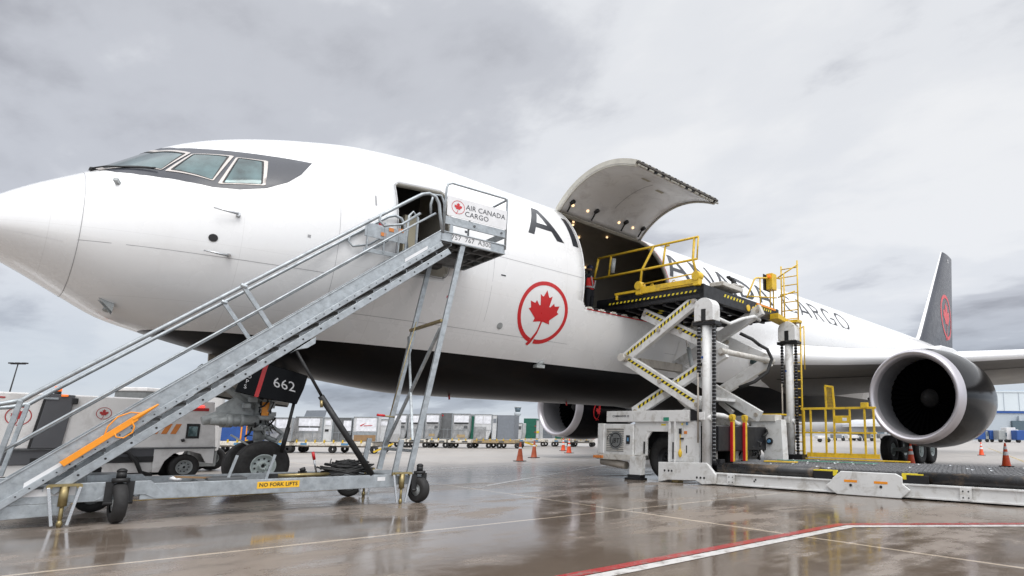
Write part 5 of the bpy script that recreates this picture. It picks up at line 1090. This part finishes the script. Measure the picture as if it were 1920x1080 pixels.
# ================================================================== SURROUNDINGS
random.seed(31)
CP = V((1.2928, -13.95, 0)); KT = cos(pitch)
def at(px, Z, z=0): return CP + Fw*Z + Rt*((px-1239.6)*Z*KT/1156.2) + V((0, 0, z))
PM = 1185.0   # picture px per metre at one metre depth
FACE = atan2(Rt.y, Rt.x)
# cones
def cone(px, Z, h, label, dirty=False, rz=0, bands=True):
    e = empty('traffic_cone', at(px, Z), rz, label, 'cone', 'traffic cones around the airplane')
    k = h/.75; b = MB(); b.box(-.19*k, .19*k, -.19*k, .19*k, 0, .03*k); b.build('cone_base', 'base', e, bevel=.012)
    r = lambda z: (.135-(z-.03)*.150)*k
    c = MB(); c.lathe([(.03*k, .150*k), (.05*k, r(.05))]+[(z*k, r(z)) for z in (.2, .4, .6, .74)]+[(.75*k, .02*k), (.75*k, .001)], (0, 0, 0), (0, 0, 1), 20); c.build('cone_body', 'coned' if dirty else 'cone', e)
    if bands:
        for z0, z1 in ((.36, .47), (.55, .64)) if not dirty else ((.50, .56),):
            c = MB(); c.lathe([(z0*k, r(z0)+.003), (z1*k, r(z1)+.003)], (0, 0, 0), (0, 0, 1), 20); c.build('cone_band', 'conew', e)
    return e
cone(977, 24.7, .74, 'worn orange cone left of the far engine, nearest of the two dull ones', True)
cone(1003, 28.0, .76, 'dark weathered cone just behind the nearest dull orange cone', True, .3)
cone(1057, 38.5, .76, 'bright orange cone farther from the engine, left of the bright pair', False, .5)
cone(1068, 34.5, .78, 'bright orange cone nearest under the far engine, right of the bright pair', False)
cone(1706, 25.0, .88, 'tall white banded cone standing in front of the main wheels', False, .2)
cone(1883, 24.6, .92, 'large banded orange cone under the wing, near the right edge', False)
cone(1838, 38.5, .80, 'small banded orange cone far out below the wing')
cone(1465, 27.5, .78, 'orange cone half hidden behind the loader pillar', False, .4)
# ground power unit trailer
gp = empty('ground_unit', (3.0, 3.4, 0), 0, 'long white ground support unit with grey door and red leaf emblem behind the stairs', 'ground unit')
def GB(f, name, m, bevel=.01, par=None, **k): mb = MB(); f(mb); return mb.build(name, m, par or gp, bevel=bevel, **k)
GX = 3.0
G_ = lambda x: x-GX
bd = GB(lambda mb: mb.prism([(-2.6, .72), (2.62, .72), (2.50, 1.78), (-2.6, 1.84)], lambda x, z: (x, 0, z), (0, 1.7, 0)), 'body', 'gpuw', .03)
GB(lambda mb: mb.prism([(-2.6, .42), (1.55, .42), (1.72, .66), (1.9, .72), (2.3, .72), (2.5, .60), (2.56, .36), (2.62, .40), (2.62, .715), (-2.6, .715)], lambda x, z: (x, .02, z), (0, 1.64, 0)), 'lower_body', 'gpug', .01)
GB(lambda mb: mb.prism([(-2.6, .20), (1.5, .20), (1.62, .42), (-2.6, .42)], lambda x, z: (x, .06, z), (0, 1.5, 0)), 'skirt', 'gpuw', .01)
GB(lambda mb: mb.box(-.4, 1.5, -.01, .03, .44, .55), 'rubber_strip', 'blackm', .004)
GB(lambda mb: mb.box(-2.6, 2.63, -.025, .0, .70, .735), 'side_trim', 'galvd', .004)
gd_ = GB(lambda mb: mb.prism([(-.43, .74), (.0, .74), (.10, 1.80), (-.30, 1.82)], lambda x, z: (x, -.05, z), (0, .045, 0)), 'side_door', 'gpug', .008)
GB(lambda mb: mb.prism([(-.47, .74), (-.43, .74), (-.30, 1.82), (-.34, 1.82)], lambda x, z: (x, -.045, z), (0, .045, 0)), 'door_gap', 'blackm', 0, gd_)
GB(lambda mb: mb.box(-.36, -.14, -.07, -.05, 1.70, 1.74), 'door_handle', 'galv', .004, gd_)
GB(lambda mb: (mb.box(.06, .15, -.09, 0, 1.62, 1.74), mb.box(-.05, .08, -.07, 0, .72, .76)), 'door_hinge', 'blackm', .01, gd_)
GB(lambda mb: mb.tube([(-.11, -.06, 1.785), (-.01, -.06, 1.785)], .02, 8), 'door_light', 'lampo', 0, gd_)
GB(lambda mb: mb.tube([(-.16, .05, 1.80), (-.16, .05, 1.87)], .055, 14), 'beacon_base', 'blackm', 0)
GB(lambda mb: mb.tube([(-.16, .05, 1.87), (-.16, .05, 1.97)], [.062, .055], 14), 'beacon', 'lampo', 0)
for x, z, R_ in ((-.66, 1.36, .185), (.58, 1.45, .125)):
    mb = MB(); cdt_patch(mb, rondelle(x, z, R_, .06), lambda u, v: (u, -.006, v), .3); mb.build('leaf_emblem', 'mred', gp)
for k in range(4): x = 1.24+k*.165; GB(lambda mb: mb.prism([(x, 1.03), (x+.10, 1.03), (x+.19, 1.25), (x+.09, 1.25)], lambda a, z: (a, -.006, z), (0, .004, 0)), 'orange_stripe', 'stripeo', 0)
GB(lambda mb: (mb.box(2.02, 2.27, -.012, .0, .93, 1.26, 0), mb.box(2.06, 2.23, -.018, -.01, .98, 1.2, 1)), 'panel_window', ['blackm', 'glass'], .01)
GB(lambda mb: mb.tube([(2.15, -.02, 1.65), (2.3, -.02, 1.65)], .022, 8), 'tail_lamp', 'lampr', 0)
GB(lambda mb: mb.box(2.08, 2.40, -.01, 0, 1.55, 1.62), 'red_plate', 'mred', .003)
GB(lambda mb: mb.box(-1.05, -.88, -.01, 0, 1.70, 1.73), 'red_plate', 'mred', .003)
GB(lambda mb: mb.tube([(1.95, -.03, .88), (2.0, -.05, .9)], .035, 8), 'knob', 'blackm', 0)
hz_b = GB(lambda mb: mb.tube([(.4, -.04, .66), (.8, -.06, .70), (1.05, -.08, .64), (1.2, -.08, .45), (1.3, -.06, .22), (1.5, -.04, .14)], .04, 10), 'hose', 'blackm', 0)
GB(lambda mb: mb.box(.75, 1.5, .1, 1.0, .10, .2), 'tow_gear', 'blackm', .03)
GB(lambda mb: mb.box(-2.5, 2.4, .75, 1.3, .1, .5), 'underbody', 'blackm', .02)
GB(lambda mb: mb.prism([(1.62, .20), (1.70, .44), (1.85, .60), (2.1, .66), (2.35, .58), (2.46, .38), (2.6, .36), (2.6, .72), (1.5, .72), (1.5, .20)], lambda x, z: (x, .0, z), (0, .05, 0)), 'fender', 'gpuw', .008)
for x in (2.08, -1.9):
    for y in (.14, 1.5): wheel_into(MB, (x, y, .29), .29, .22, .155, gp, (0, 1, 0), -1, 'tyre', 'wheel_rim', 'tyre', 'gear', 26)
# trucks standing behind the ground unit
def boxtruck(px, Z, w, h, d, label, m='gpuw', top='cream', rz=0.0):
    e = empty('service_truck', at(px, Z), FACE+rz, label, 'truck')
    mb = MB(); mb.box(0, w, 0, d, .55, h-.12); mb.build('cargo_body', m, e, bevel=.03)
    mb = MB(); mb.box(-.03, w+.03, -.03, d+.03, h-.12, h); mb.build('roof', top, e, bevel=.03)
    mb = MB(); mb.box(.1, w-.05, .1, d-.1, .35, .55); mb.build('chassis', 'blackm', e)
    mb = MB(); mb.box(.02, w-.02, .04, d-.04, .14, .56); mb.build('skirt', 'gpul', e)
    for x in (.25*w, .8*w): wheel_into(MB, (x, d*.6, .33), .33, .22, .17, e, (0, 1, 0), -1, 'tyre', 'wheel_rim', 'tyre', 'gear', 20)
    return e
boxtruck(356, 16.8, .66, 2.18, 1.2, 'cream-topped white service truck behind the right end of the ground unit', 'gpuw', 'cream', radians(33))
boxtruck(205, 18.5, .95, 2.35, 1.2, 'white service truck with a low box, roof showing above the ground unit', 'gpul', 'gpuw', 0)
# baggage and container dollies
def dolly(px0, px1, Z, label, m='dolly', deckz=.56, depth=1.5, nw=2, grp='container dollies parked in a row behind the airplane', bar=True):
    w = (px1-px0)*Z*KT/1156.2; e = empty('cargo_dolly', at(px0, Z), FACE, label, 'dolly', grp)
    mb = MB(); mb.box(0, w, 0, depth, deckz-.20, deckz-.04); mb.box(.05, w-.05, .03, depth-.03, deckz-.05, deckz); mb.build('dolly_frame', m, e, bevel=.012)
    mb = MB()
    for k in range(int(w/.45)): x = .25+k*.45; mb.box(x, x+.06, -.03, .03, deckz-.06, deckz+.08)
    mb.build('side_stops', 'yel', e)
    mb = MB(); mb.box(.12*w, .12*w+.3, -.012, .0, deckz-.17, deckz-.07); mb.box(.62*w, .62*w+.35, -.012, .0, deckz-.17, deckz-.07); mb.build('side_plates', 'bluep' if random.random() < .4 else 'galvd', e)
    mb = MB(); mb.box(.1, w-.1, .5, depth-.5, .28, deckz-.2); mb.build('undercarriage', 'gearb', e)
    for i in range(nw):
        x = w*(i+.5)/nw+(-.18*w if i == 0 else .18*w if i == nw-1 else 0)
        for y in (.15, depth-.15):
            t = MB(); t.lathe([(-.08, .07), (-.09, .14), (-.05, .19), (.05, .19), (.09, .14), (.08, .07), (-.08, .07)], (x, y, .19), (0, 1, 0), 16); t.build('tyre', 'tyre', e)
    if bar: mb = MB(); mb.tube([(w, .7, .35), (w+.5, .7, .33)], .03, 6); mb.build('tow_bar', m, e)
    return e, w
def container(px0, px1, Z, z0, z1, label, m='uld', cut=.0, signs=(), depth=1.5, dy=0.06, frame=True):
    p = at(px0, Z); w = (px1-px0)*Z*KT/1156.2; h = z1-z0; e = empty('cargo_container', (p.x, p.y, z0), FACE+random.uniform(-.03, .03), label, 'container', 'cargo containers on the dollies')
    mb = MB(); c_ = cut*w; poly = [(0, 0), (w-c_, 0), (w, .35*h if cut else 0.001*h), (w, h), (0, h)] if cut >= 0 else [(-c_, 0), (w, 0), (w, h), (0, h), (0, .35*h)]
    mb.prism(poly, lambda x, z: (x, dy, z), (0, depth-.1, 0)); mb.build('container_body', m, e, bevel=.02)
    if frame:
        fb_ = MB(); n = len(poly)
        for i in range(n): a, b = poly[i], poly[(i+1) % n]; fb_.beam((a[0], dy-.005, a[1]), (b[0], dy-.005, b[1]), .03, .05, 0, (0, 1, 0))
        if 'uld' in m and w > .7:
            for q in (.33, .66): fb_.beam((q*w, dy-.002, 0), (q*w, dy-.002, h*.42 if signs else h), .018, .03, 0, (0, 1, 0))
            fb_.beam((0, dy-.002, h*.36), (w, dy-.002, h*.36), .02, .035, 0, (0, 1, 0))
        fb_.build('edge_frame', 'galv', e)
    for (a, b, c, d, mm) in signs: s_ = MB(); s_.box(a*w, b*w, dy-.02, dy-.004, c*h, d*h); s_.build('panel', mm, e)
    return e
Zn = 30.6; T = .575
dolly(383, 478, Zn-1.2, 'cream dolly carrying the blue covered load left of the nose wheels', nw=2)
dolly(548, 700, Zn, 'long cream dolly right of the nose wheels, nearest of the row', nw=3)
dolly(482, 545, Zn-.3, 'short cream dolly seen behind the nose landing gear')
ppr = [(.12, .88, .62, .93, 'paper'), (.12, .5, .56, .60, 'blackm'), (.55, .9, .56, .60, 'blackm'), (.15, .85, .42, .55, 'paper')]
e = container(412, 474, Zn-1.2, T, T+.72, 'bright blue covered load with orange straps on the leftmost dolly', 'blue', 0, [(.62, .66, 0, 1, 'orange'), (.78, .81, 0, 1, 'orange')], frame=False)
container(386, 409, Zn-1.2, T, T+.50, 'brown cardboard cartons beside the blue covered load', 'brown', frame=False)
container(484, 548, Zn-.3, T, T+1.12, 'foil wrapped container partly hidden by the nose landing gear', 'uld', 0, [(.05, .45, .6, .92, 'paper'), (.5, .9, .55, .92, 'paper')])
e5 = container(552, 604, Zn, T, T+1.18, 'wide foil container with two white notices and lid tilted up', 'uld', 0, ppr)
mb = MB(); mb.prism([(.12, 1.2), (1.15, 1.2), (1.22, 1.52), (.22, 1.50)], lambda x, z: (x, .5, z), (0, .05, 0)); mb.build('raised_lid', 'uldg', e5)
container(605, 622, Zn, T, T+1.12, 'narrow pale container with a round black mark near the nose wheels', 'uldw', 0, [(.2, .6, .42, .52, 'blackm'), (.2, .8, .7, .9, 'paper')])
container(624, 658, Zn, T, T+1.15, 'dark grey container behind the black lift strut', 'uldd', .15, [(.55, .98, .45, .88, 'paper')])
def sw(mb, x, z, k): mb.prism([(x, z), (x+.06*k, z-.04*k), (x+.30*k, z+.13*k), (x+.10*k, z+.05*k)], lambda a, c: (a, .03, c), (0, .008, 0)); mb.prism([(x+.2*k, z+.0), (x+.62*k, z+.03*k), (x+.6*k, z+.0), (x+.2*k, z-.03*k)], lambda a, c: (a, .03, c), (0, .008, 0))
e6 = container(661, 706, Zn, T, T+1.20, 'container with a large white panel and red bird mark, brown below', 'uldw', 0, [(.12, .95, .42, .95, 'paper'), (.06, .96, .0, .27, 'brown'), (.0, 1.0, .27, .40, 'galv')])
mb = MB(); sw(mb, .32, .78, 1.0); mb.build('red_mark', 'red', e6)
container(709, 729, Zn+.4, T, T+1.1, 'slim off-white container left of the stairs legs', 'uldw', .2, [(.1, .9, .72, .9, 'paper')])
Zf = 42.0; T2 = .60; H2 = 1.62
dolly(728, 762, Zf, 'small cream dolly behind the stairs legs', nw=2, bar=False); dolly(764, 800, Zf, 'cream dolly between the stairs legs', nw=2, bar=False)
dolly(803, 838, Zf, 'cream dolly just right of the stairs legs', nw=2, bar=False); dolly(841, 884, Zf-.5, 'white dolly under the pair of joined containers', nw=2, bar=False)
dolly(887, 966, Zf, 'long tan dolly with blue side plates below the control tower', 'tan', nw=4, bar=False)
dolly(968, 1022, 48.5, 'pale dolly left of the far engine, carrying the green load', nw=2); dolly(1036, 1070, 48.5, 'dolly with blue plate under the far engine', nw=2, bar=False); dolly(1072, 1112, 48.5, 'cream dolly with orange load beside the loader', nw=2, bar=False)
pp2 = [(.08, .92, .66, .93, 'paper'), (.1, .9, .60, .65, 'blackm'), (.66, .86, .42, .52, 'galvd')]
container(729, 762, Zf, T2, T2+H2, 'foil container seen just left of the stairs legs', 'uld', .12, pp2); container(764, 794, Zf, T2, T2+H2, 'foil container framed between the stairs legs', 'uld', 0, pp2)
container(796, 823, Zf, T2, T2+H2+.05, 'foil container with black ring mark right of the stairs', 'uld', .15, pp2+[(.3, .7, .1, .2, 'tan')]); container(825, 846, Zf+.3, T2, T2+H2+.1, 'plain dull grey container with a tiny red sticker', 'uldd', 0, [(.1, .2, .88, .94, 'red')])
container(847, 880, Zf-.4, T2, T2+H2+.05, 'foil container beside the thin green load', 'uld', .1, pp2+[(.3, .75, .06, .18, 'tan')]); container(882, 887.5, Zf, T2, T2+H2-.1, 'thin dark green load between two foil containers', 'green', frame=False)
container(888, 921, Zf, T2, T2+H2+.04, 'whitish container with cut lower corner and blue-white notices', 'uldw', .18, [(.05, .48, .62, .93, 'paper'), (.52, .95, .62, .93, 'paper'), (.02, .7, .0, .5, 'uld')]); container(922, 930.5, Zf, T2, T2+H2, 'narrow white locker with a dark grid window', 'uldw', 0, [(.2, .85, .68, .85, 'uldg')])
container(932, 963, Zf, T2, T2+H2, 'container under a flat slate-grey cover below the control tower', 'uldg', frame=False); container(968, 979, 46, T2, T2+1.15, 'small white container right of the control tower', 'uldw', .15, [(.1, .8, .6, .8, 'galvd')])
container(981, 1004, 48.5, T2, T2+1.55, 'green tarpaulin covered load with red ties left of the far engine', 'green', 0, [(.0, .1, .3, .34, 'red'), (.0, .1, .6, .64, 'red'), (.9, 1.0, .3, .34, 'red'), (.9, 1.0, .6, .64, 'red')], frame=False)
container(1005, 1011, 48.5, T2, T2+1.4, 'slim white container with a lime label beside the green load', 'uldw', 0, [(.1, .9, .30, .42, 'yelb')]); container(1012, 1036, 52, T2, T2+1.1, 'slate blue-grey container behind the far engine inlet', 'uldg')
container(1041, 1060, 48.5, T2, T2+.55, 'low green load under the far engine', 'green', frame=False); container(1072, 1098, 48.5, T2+.02, T2+.42, 'bright orange crate on a dolly under the far engine', 'stripeo', frame=False); container(1099, 1112, 48.5, T2, T2+.5, 'rust brown crate beside the orange crate', 'coned', frame=False)
yb = MB(); yb.beam((0, 0, .12), (.9, 0, .52), .06, .08); o_ = yb.build('tow_bar', 'yel', None); o_.location = at(704, 29.6); o_.rotation_euler = (0, 0, FACE); tag(o_, 'slanting yellow tow bar standing behind the stairs chassis', 'tow bar')
yb = MB(); yb.beam((0, 0, .35), (.9, 0, .1), .1, .12); o_ = yb.build('tow_bar', 'yel', None); o_.location = at(985, 46.5); o_.rotation_euler = (0, 0, FACE); tag(o_, 'short yellow tow bar lying below the green covered load', 'tow bar')
# floodlight mast
ms_ = empty('floodlight_mast', at(-2, 120), FACE, 'slim dark floodlight mast with three lamp heads at the left edge', 'light mast')
mb = MB(); mb.tube([(0, 0, 0), (1.6, 0, 13.0)], [.16, .09], 8); mb.tube([(.2, 0, 13.0), (3.1, 0, 13.0)], .07, 6); mb.build('pole', 'blackm', ms_)
for x in (.4, 1.7, 3.0): mb = MB(); mb.box(x-.5, x+.35, -.3, .3, 13.05, 13.32); mb.build('lamp_head', 'blackm', ms_, bevel=.05)
# control tower
tw = empty('control_tower', at(969, 560), FACE, 'pale airport control tower with glazed cab, far behind the containers', 'tower')
k = 560/PM
mb = MB(); mb.tube([(0, 0, 0), (0, 0, 34*k)], [4.2*k, 3.6*k], 12); mb.build('shaft', 'towerm', tw)
mb = MB(); mb.tube([(0, 0, 30*k), (0, 0, 33*k), (0, 0, 37*k), (0, 0, 38*k)], [4*k, 6.5*k, 6.5*k, 5*k], 12); mb.build('gallery', 'towerm', tw)
mb = MB(); mb.tube([(0, 0, 38*k), (0, 0, 46*k)], [4.6*k, 6.2*k], 12); mb.build('cab', 'towerg', tw)
mb = MB(); mb.tube([(0, 0, 46*k), (0, 0, 48.5*k)], [6.8*k, 6.6*k], 12); mb.build('cab_roof', 'towerm', tw)
mb = MB(); mb.box(-9*k, 9*k, -3, 3, 0, 12*k); mb.build('tower_base', 'towerm', tw)
# hangar
hg_ = empty('hangar', at(1700, 165), FACE-.02, 'huge pale sheet-metal hangar with a blue band at the right edge', 'hangar')
mb = MB(); mb.box(13, 62, 0, 40, 7.8, 12.8); mb.box(13, 62, -.2, 0, 12.7, 13.0); mb.build('upper_wall', 'hangar', hg_)
mb = MB(); mb.box(13, 62, .2, 40, 0, 7.2); mb.build('lower_wall', 'hangarl', hg_)
mb = MB(); mb.box(13, 62, -.05, .2, 7.2, 7.75); mb.build('blue_band', 'blue', hg_)
for kx in range(12): mb = MB(); mb.box(14+kx*4, 14.14+kx*4, -.12, -.0, 7.8, 12.6); mb.build('wall_rib', 'hangarl', hg_)
mb = MB(); mb.prism([(13, 13), (62, 13), (62, 14.0), (13, 13.6)], lambda x, z: (x, 6, z), (0, 30, 0)); mb.build('roof', 'hangarl', hg_)
mb = MB(); mb.box(27.6, 31.8, -.6, .2, 2.6, 5.2); mb.build('doorway', 'towerg', hg_)
mb = MB(); mb.box(29.4, 30, -.7, -.1, 5.2, 6.5); mb.build('vent_pipe', 'hangarl', hg_)
# low terminal behind, seen under the fuselage and wing
def term(px0, px1, Z, h, label, m='terminal', win=True):
    w = (px1-px0)*Z*KT/1156.2; e = empty('terminal_building', at(px0, Z), FACE, label, 'building')
    mb = MB(); mb.box(0, w, 0, 20, 0, h); mb.build('wall', m, e)
    mb = MB(); mb.box(-.3, w+.3, -.3, 20.3, h, h+.25); mb.build('roof', 'uldw', e)
    if win:
        n = int(w/5)
        for k in range(n): mb = MB(); mb.box(1+k*5, 4.6+k*5, -.06, -.0, h*.45, h*.72); mb.build('window', 'towerg', e)
    return e
term(1060, 1330, 300, 4.2, 'long low grey building on the horizon behind the loader')
term(1500, 1700, 330, 4.0, 'low pale terminal on the horizon behind the yellow cage', 'terminal')
term(60, 560, 330, 4.5, 'low cargo building on the horizon left of the containers', 'terminal')
# far trucks by the hangar and tugs
def fartruck(px, Z, w, h, label, m, cab='gpuw', cat='truck'):
    if cat == 'truck': h = h*1.75
    e = empty('parked_truck' if cat == 'truck' else 'baggage_tug', at(px, Z), FACE, label, cat)
    mb = MB(); mb.box(0, w*.70, 0, 2, .5, h); mb.build('cargo_body', m, e, bevel=.08)
    mb = MB(); mb.prism([(w*.72, .5), (w, .5), (w, h*.5), (w*.93, h*.85), (w*.72, h*.88)], lambda x, z: (x, .05, z), (0, 1.9, 0)); mb.build('cab', cab, e, bevel=.06)
    mb = MB(); mb.prism([(w*.78, h*.5), (w*.95, h*.5), (w*.91, h*.8), (w*.78, h*.8)], lambda x, z: (x, .02, z), (0, .03, 0)); mb.build('window', 'towerg', e)
    for x in (.18*w, .84*w): t = MB(); t.lathe([(-.15, .001), (-.15, .32), (.15, .32), (.15, .001)], (x, .2, .32), (0, 1, 0), 14); t.build('tyre', 'tyre', e)
    return e
fartruck(1834, 120, 2.1, 1.35, 'blue and grey vehicle parked leftmost beside the hangar', 'blue', 'gear'); fartruck(1856, 120, 2.6, 1.3, 'white pickup with a dark blue load in front of the hangar', 'blue')
fartruck(1873, 118, 1.7, 1.3, 'grey van between the white pickup and the tall loader truck', 'gear', 'gear'); fartruck(1888, 118, 2.5, 1.6, 'white loader truck below the dark hangar doorway', 'gpuw')
fartruck(1907, 116, 2.2, 1.3, 'blue truck parked at the right edge before the hangar', 'blue')
fartruck(1533, 92, 1.9, .95, 'small white tug driving far behind the yellow cage', 'gpuw', 'gpuw', 'tug')
# far airliner seen under the belly
fa = empty('parked_airliner', at(1500, 125), FACE-.1, 'distant white airliner parked behind the yellow loader cage', 'airplane')
mb = MB(); mb.lathe([(0, .05), (.6, .9), (2, 1.6), (4, 1.9), (22, 1.9), (28, 1.2), (33, .3)], (-4, 0, 3.6), (1, 0, 0), 28); mb.build('fuselage', 'plane2', fa)
mb = MB(); mb.prism([(8, 2.6), (13, 2.7), (20, 3.0), (19, 3.15), (12, 3.2), (8, 3.1)], lambda x, z: (x, -9, z), (0, 9, 0)); mb.build('wing', 'plane2', fa)
mb = MB(); mb.lathe([(0, .85), (.2, 1.0), (2.5, .95), (3.6, .5)], (8.5, -5, 1.9), (1, 0, 0), 20); mb.build('engine', 'plane2', fa)
mb = MB(); mb.prism([(24, 5), (29, 4.6), (32, 9.5), (30, 9.5)], lambda x, z: (x, -.15, z), (0, .3, 0)); mb.build('tail_fin', 'plane2', fa)
for x, y in ((-1, 0), (11, -2.4), (11, 2.4)):
    mb = MB(); mb.tube([(x, y, .4), (x, y, 2.4)], .1, 8); l_ = mb.build('landing_leg', 'gear', fa); t = MB(); t.lathe([(-.2, .001), (-.2, .45), (.2, .45), (.2, .001)], (x, y, .45), (0, 1, 0), 16); t.build('tyre', 'tyre', fa)
# line of small service vehicles and carts far behind the cage
for i, (px, w, h, m, lab) in enumerate(((1562, 2.2, 1.2, 'uldg', 'grey cart under the distant airliner, first right of the tug'), (1590, 2.6, 1.1, 'gpuw', 'white cart under the middle of the distant airliner'), (1618, 2.0, 1.5, 'uldd', 'dark cart under the distant airliner near the engine'), (1650, 2.4, 1.3, 'gpuw', 'pale cart far behind the main landing gear'))):
    fartruck(px, 112+i*2, w, h, lab, m, 'gpuw', 'cart' if False else 'tug')
# worker in the cargo doorway
def person(loc, rz, label):
    e = empty('person', loc, rz, label, 'person')
    def skin(name, nodes, edges, m, root=0, sub=2):
        me = bpy.data.meshes.new(name); me.from_pydata([n[:3] for n in nodes], edges, []); o = bpy.data.objects.new(name, me); COL.objects.link(o); o.parent = e
        me.materials.append(M_[m]); s = o.modifiers.new('skin', 'SKIN'); s.use_smooth_shade = True
        for i, n in enumerate(nodes): v = me.skin_vertices[0].data[i]; v.radius = (n[3], n[4] if len(n) > 4 else n[3]); v.use_root = (i == root)
        sb = o.modifiers.new('sub', 'SUBSURF'); sb.levels = sub; sb.render_levels = sub; return o
    body = skin('body', [(0, 0, .95, .13, .10), (0, 0, 1.15, .13, .09), (0, 0, 1.38, .16, .10), (0, 0, 1.48, .07, .07), (0, .01, 1.54, .055, .055), (0, .02, 1.62, .085, .095), (0, .02, 1.70, .08, .09),
        (.19, 0, 1.42, .055), (.26, .02, 1.15, .045), (.24, .12, .92, .035), (-.19, 0, 1.42, .055), (-.25, .04, 1.15, .045), (-.20, .18, 1.0, .035),
        (.10, 0, .88, .09), (.12, .02, .5, .065), (.13, 0, .1, .045), (.13, .14, .04, .04), (-.10, 0, .88, .09), (-.12, -.02, .5, .065), (-.12, -.05, .1, .045), (-.12, .09, .04, .04)],
        [(0, 1), (1, 2), (2, 3), (3, 4), (4, 5), (5, 6), (2, 7), (7, 8), (8, 9), (2, 10), (10, 11), (11, 12), (0, 13), (13, 14), (14, 15), (15, 16), (0, 17), (17, 18), (18, 19), (19, 20)], 'trous')
    hd = skin('head', [(0, .02, 1.57, .075, .085), (0, .025, 1.63, .088, .10), (0, .02, 1.70, .08, .09)], [(0, 1), (1, 2)], 'skin')
    hb = MB(); hb.tube([(-.09, .02, 1.62), (-.105, .02, 1.64)], .025, 8); hb.tube([(.09, .02, 1.62), (.105, .02, 1.64)], .025, 8); hb.build('ear', 'skin', e)
    hb = MB(); hb.lathe([(0, .098), (.05, .1), (.09, .085), (.12, .04), (.125, .001)], (0, .0, 1.65), (0, 0, 1), 16); hb.build('cap', 'hair', e)
    vt = skin('vest', [(0, 0, .98, .17, .13), (0, 0, 1.12, .17, .125), (0, 0, 1.30, .185, .125), (0, 0, 1.43, .15, .11)], [(0, 1), (1, 2), (2, 3)], 'vest')
    rf = MB()
    for P in ([(-.19, 1.06), (.19, 1.06)],):
        pts = [(.185*sin(t), -.145*cos(t), 1.08) for t in [radians(a) for a in range(0, 360, 20)]]; n = len(pts)
        rf.add([(x, y, z-.025) for x, y, z in pts]+[(x, y, z+.025) for x, y, z in pts], [(i, (i+1) % n, n+(i+1) % n, n+i) for i in range(n)])
    for sx_ in (-1, 1): rf.beam((sx_*.03, -.145, 1.09), (sx_*.12, -.135, 1.40), .045, .012, 0, (0, 1, 0))
    rf.build('reflective_band', 'refl', e)
    for sx_, hx, hy, hz in ((1, .24, .14, .86), (-1, -.20, .20, .94)):
        hn = MB(); hn.beam((hx, hy-.01, hz+.06), (hx, hy+.01, hz-.03), .075, .03)
        for k in range(4): hn.tube([(hx-.03+.02*k, hy+.01, hz-.03), (hx-.03+.02*k, hy+.03, hz-.07-.006*(k % 3)), (hx-.03+.02*k, hy+.05, hz-.09)], .009, 6)
        hn.tube([(hx-.04*sx_, hy, hz+.02), (hx-.06*sx_, hy+.03, hz-.02)], .011, 6); hn.build('hand', 'skin', e, bevel=.01)
    return e
person((13.36, -.75, 4.29), radians(12), 'worker in a red reflective vest standing just inside the open cargo door, back turned')
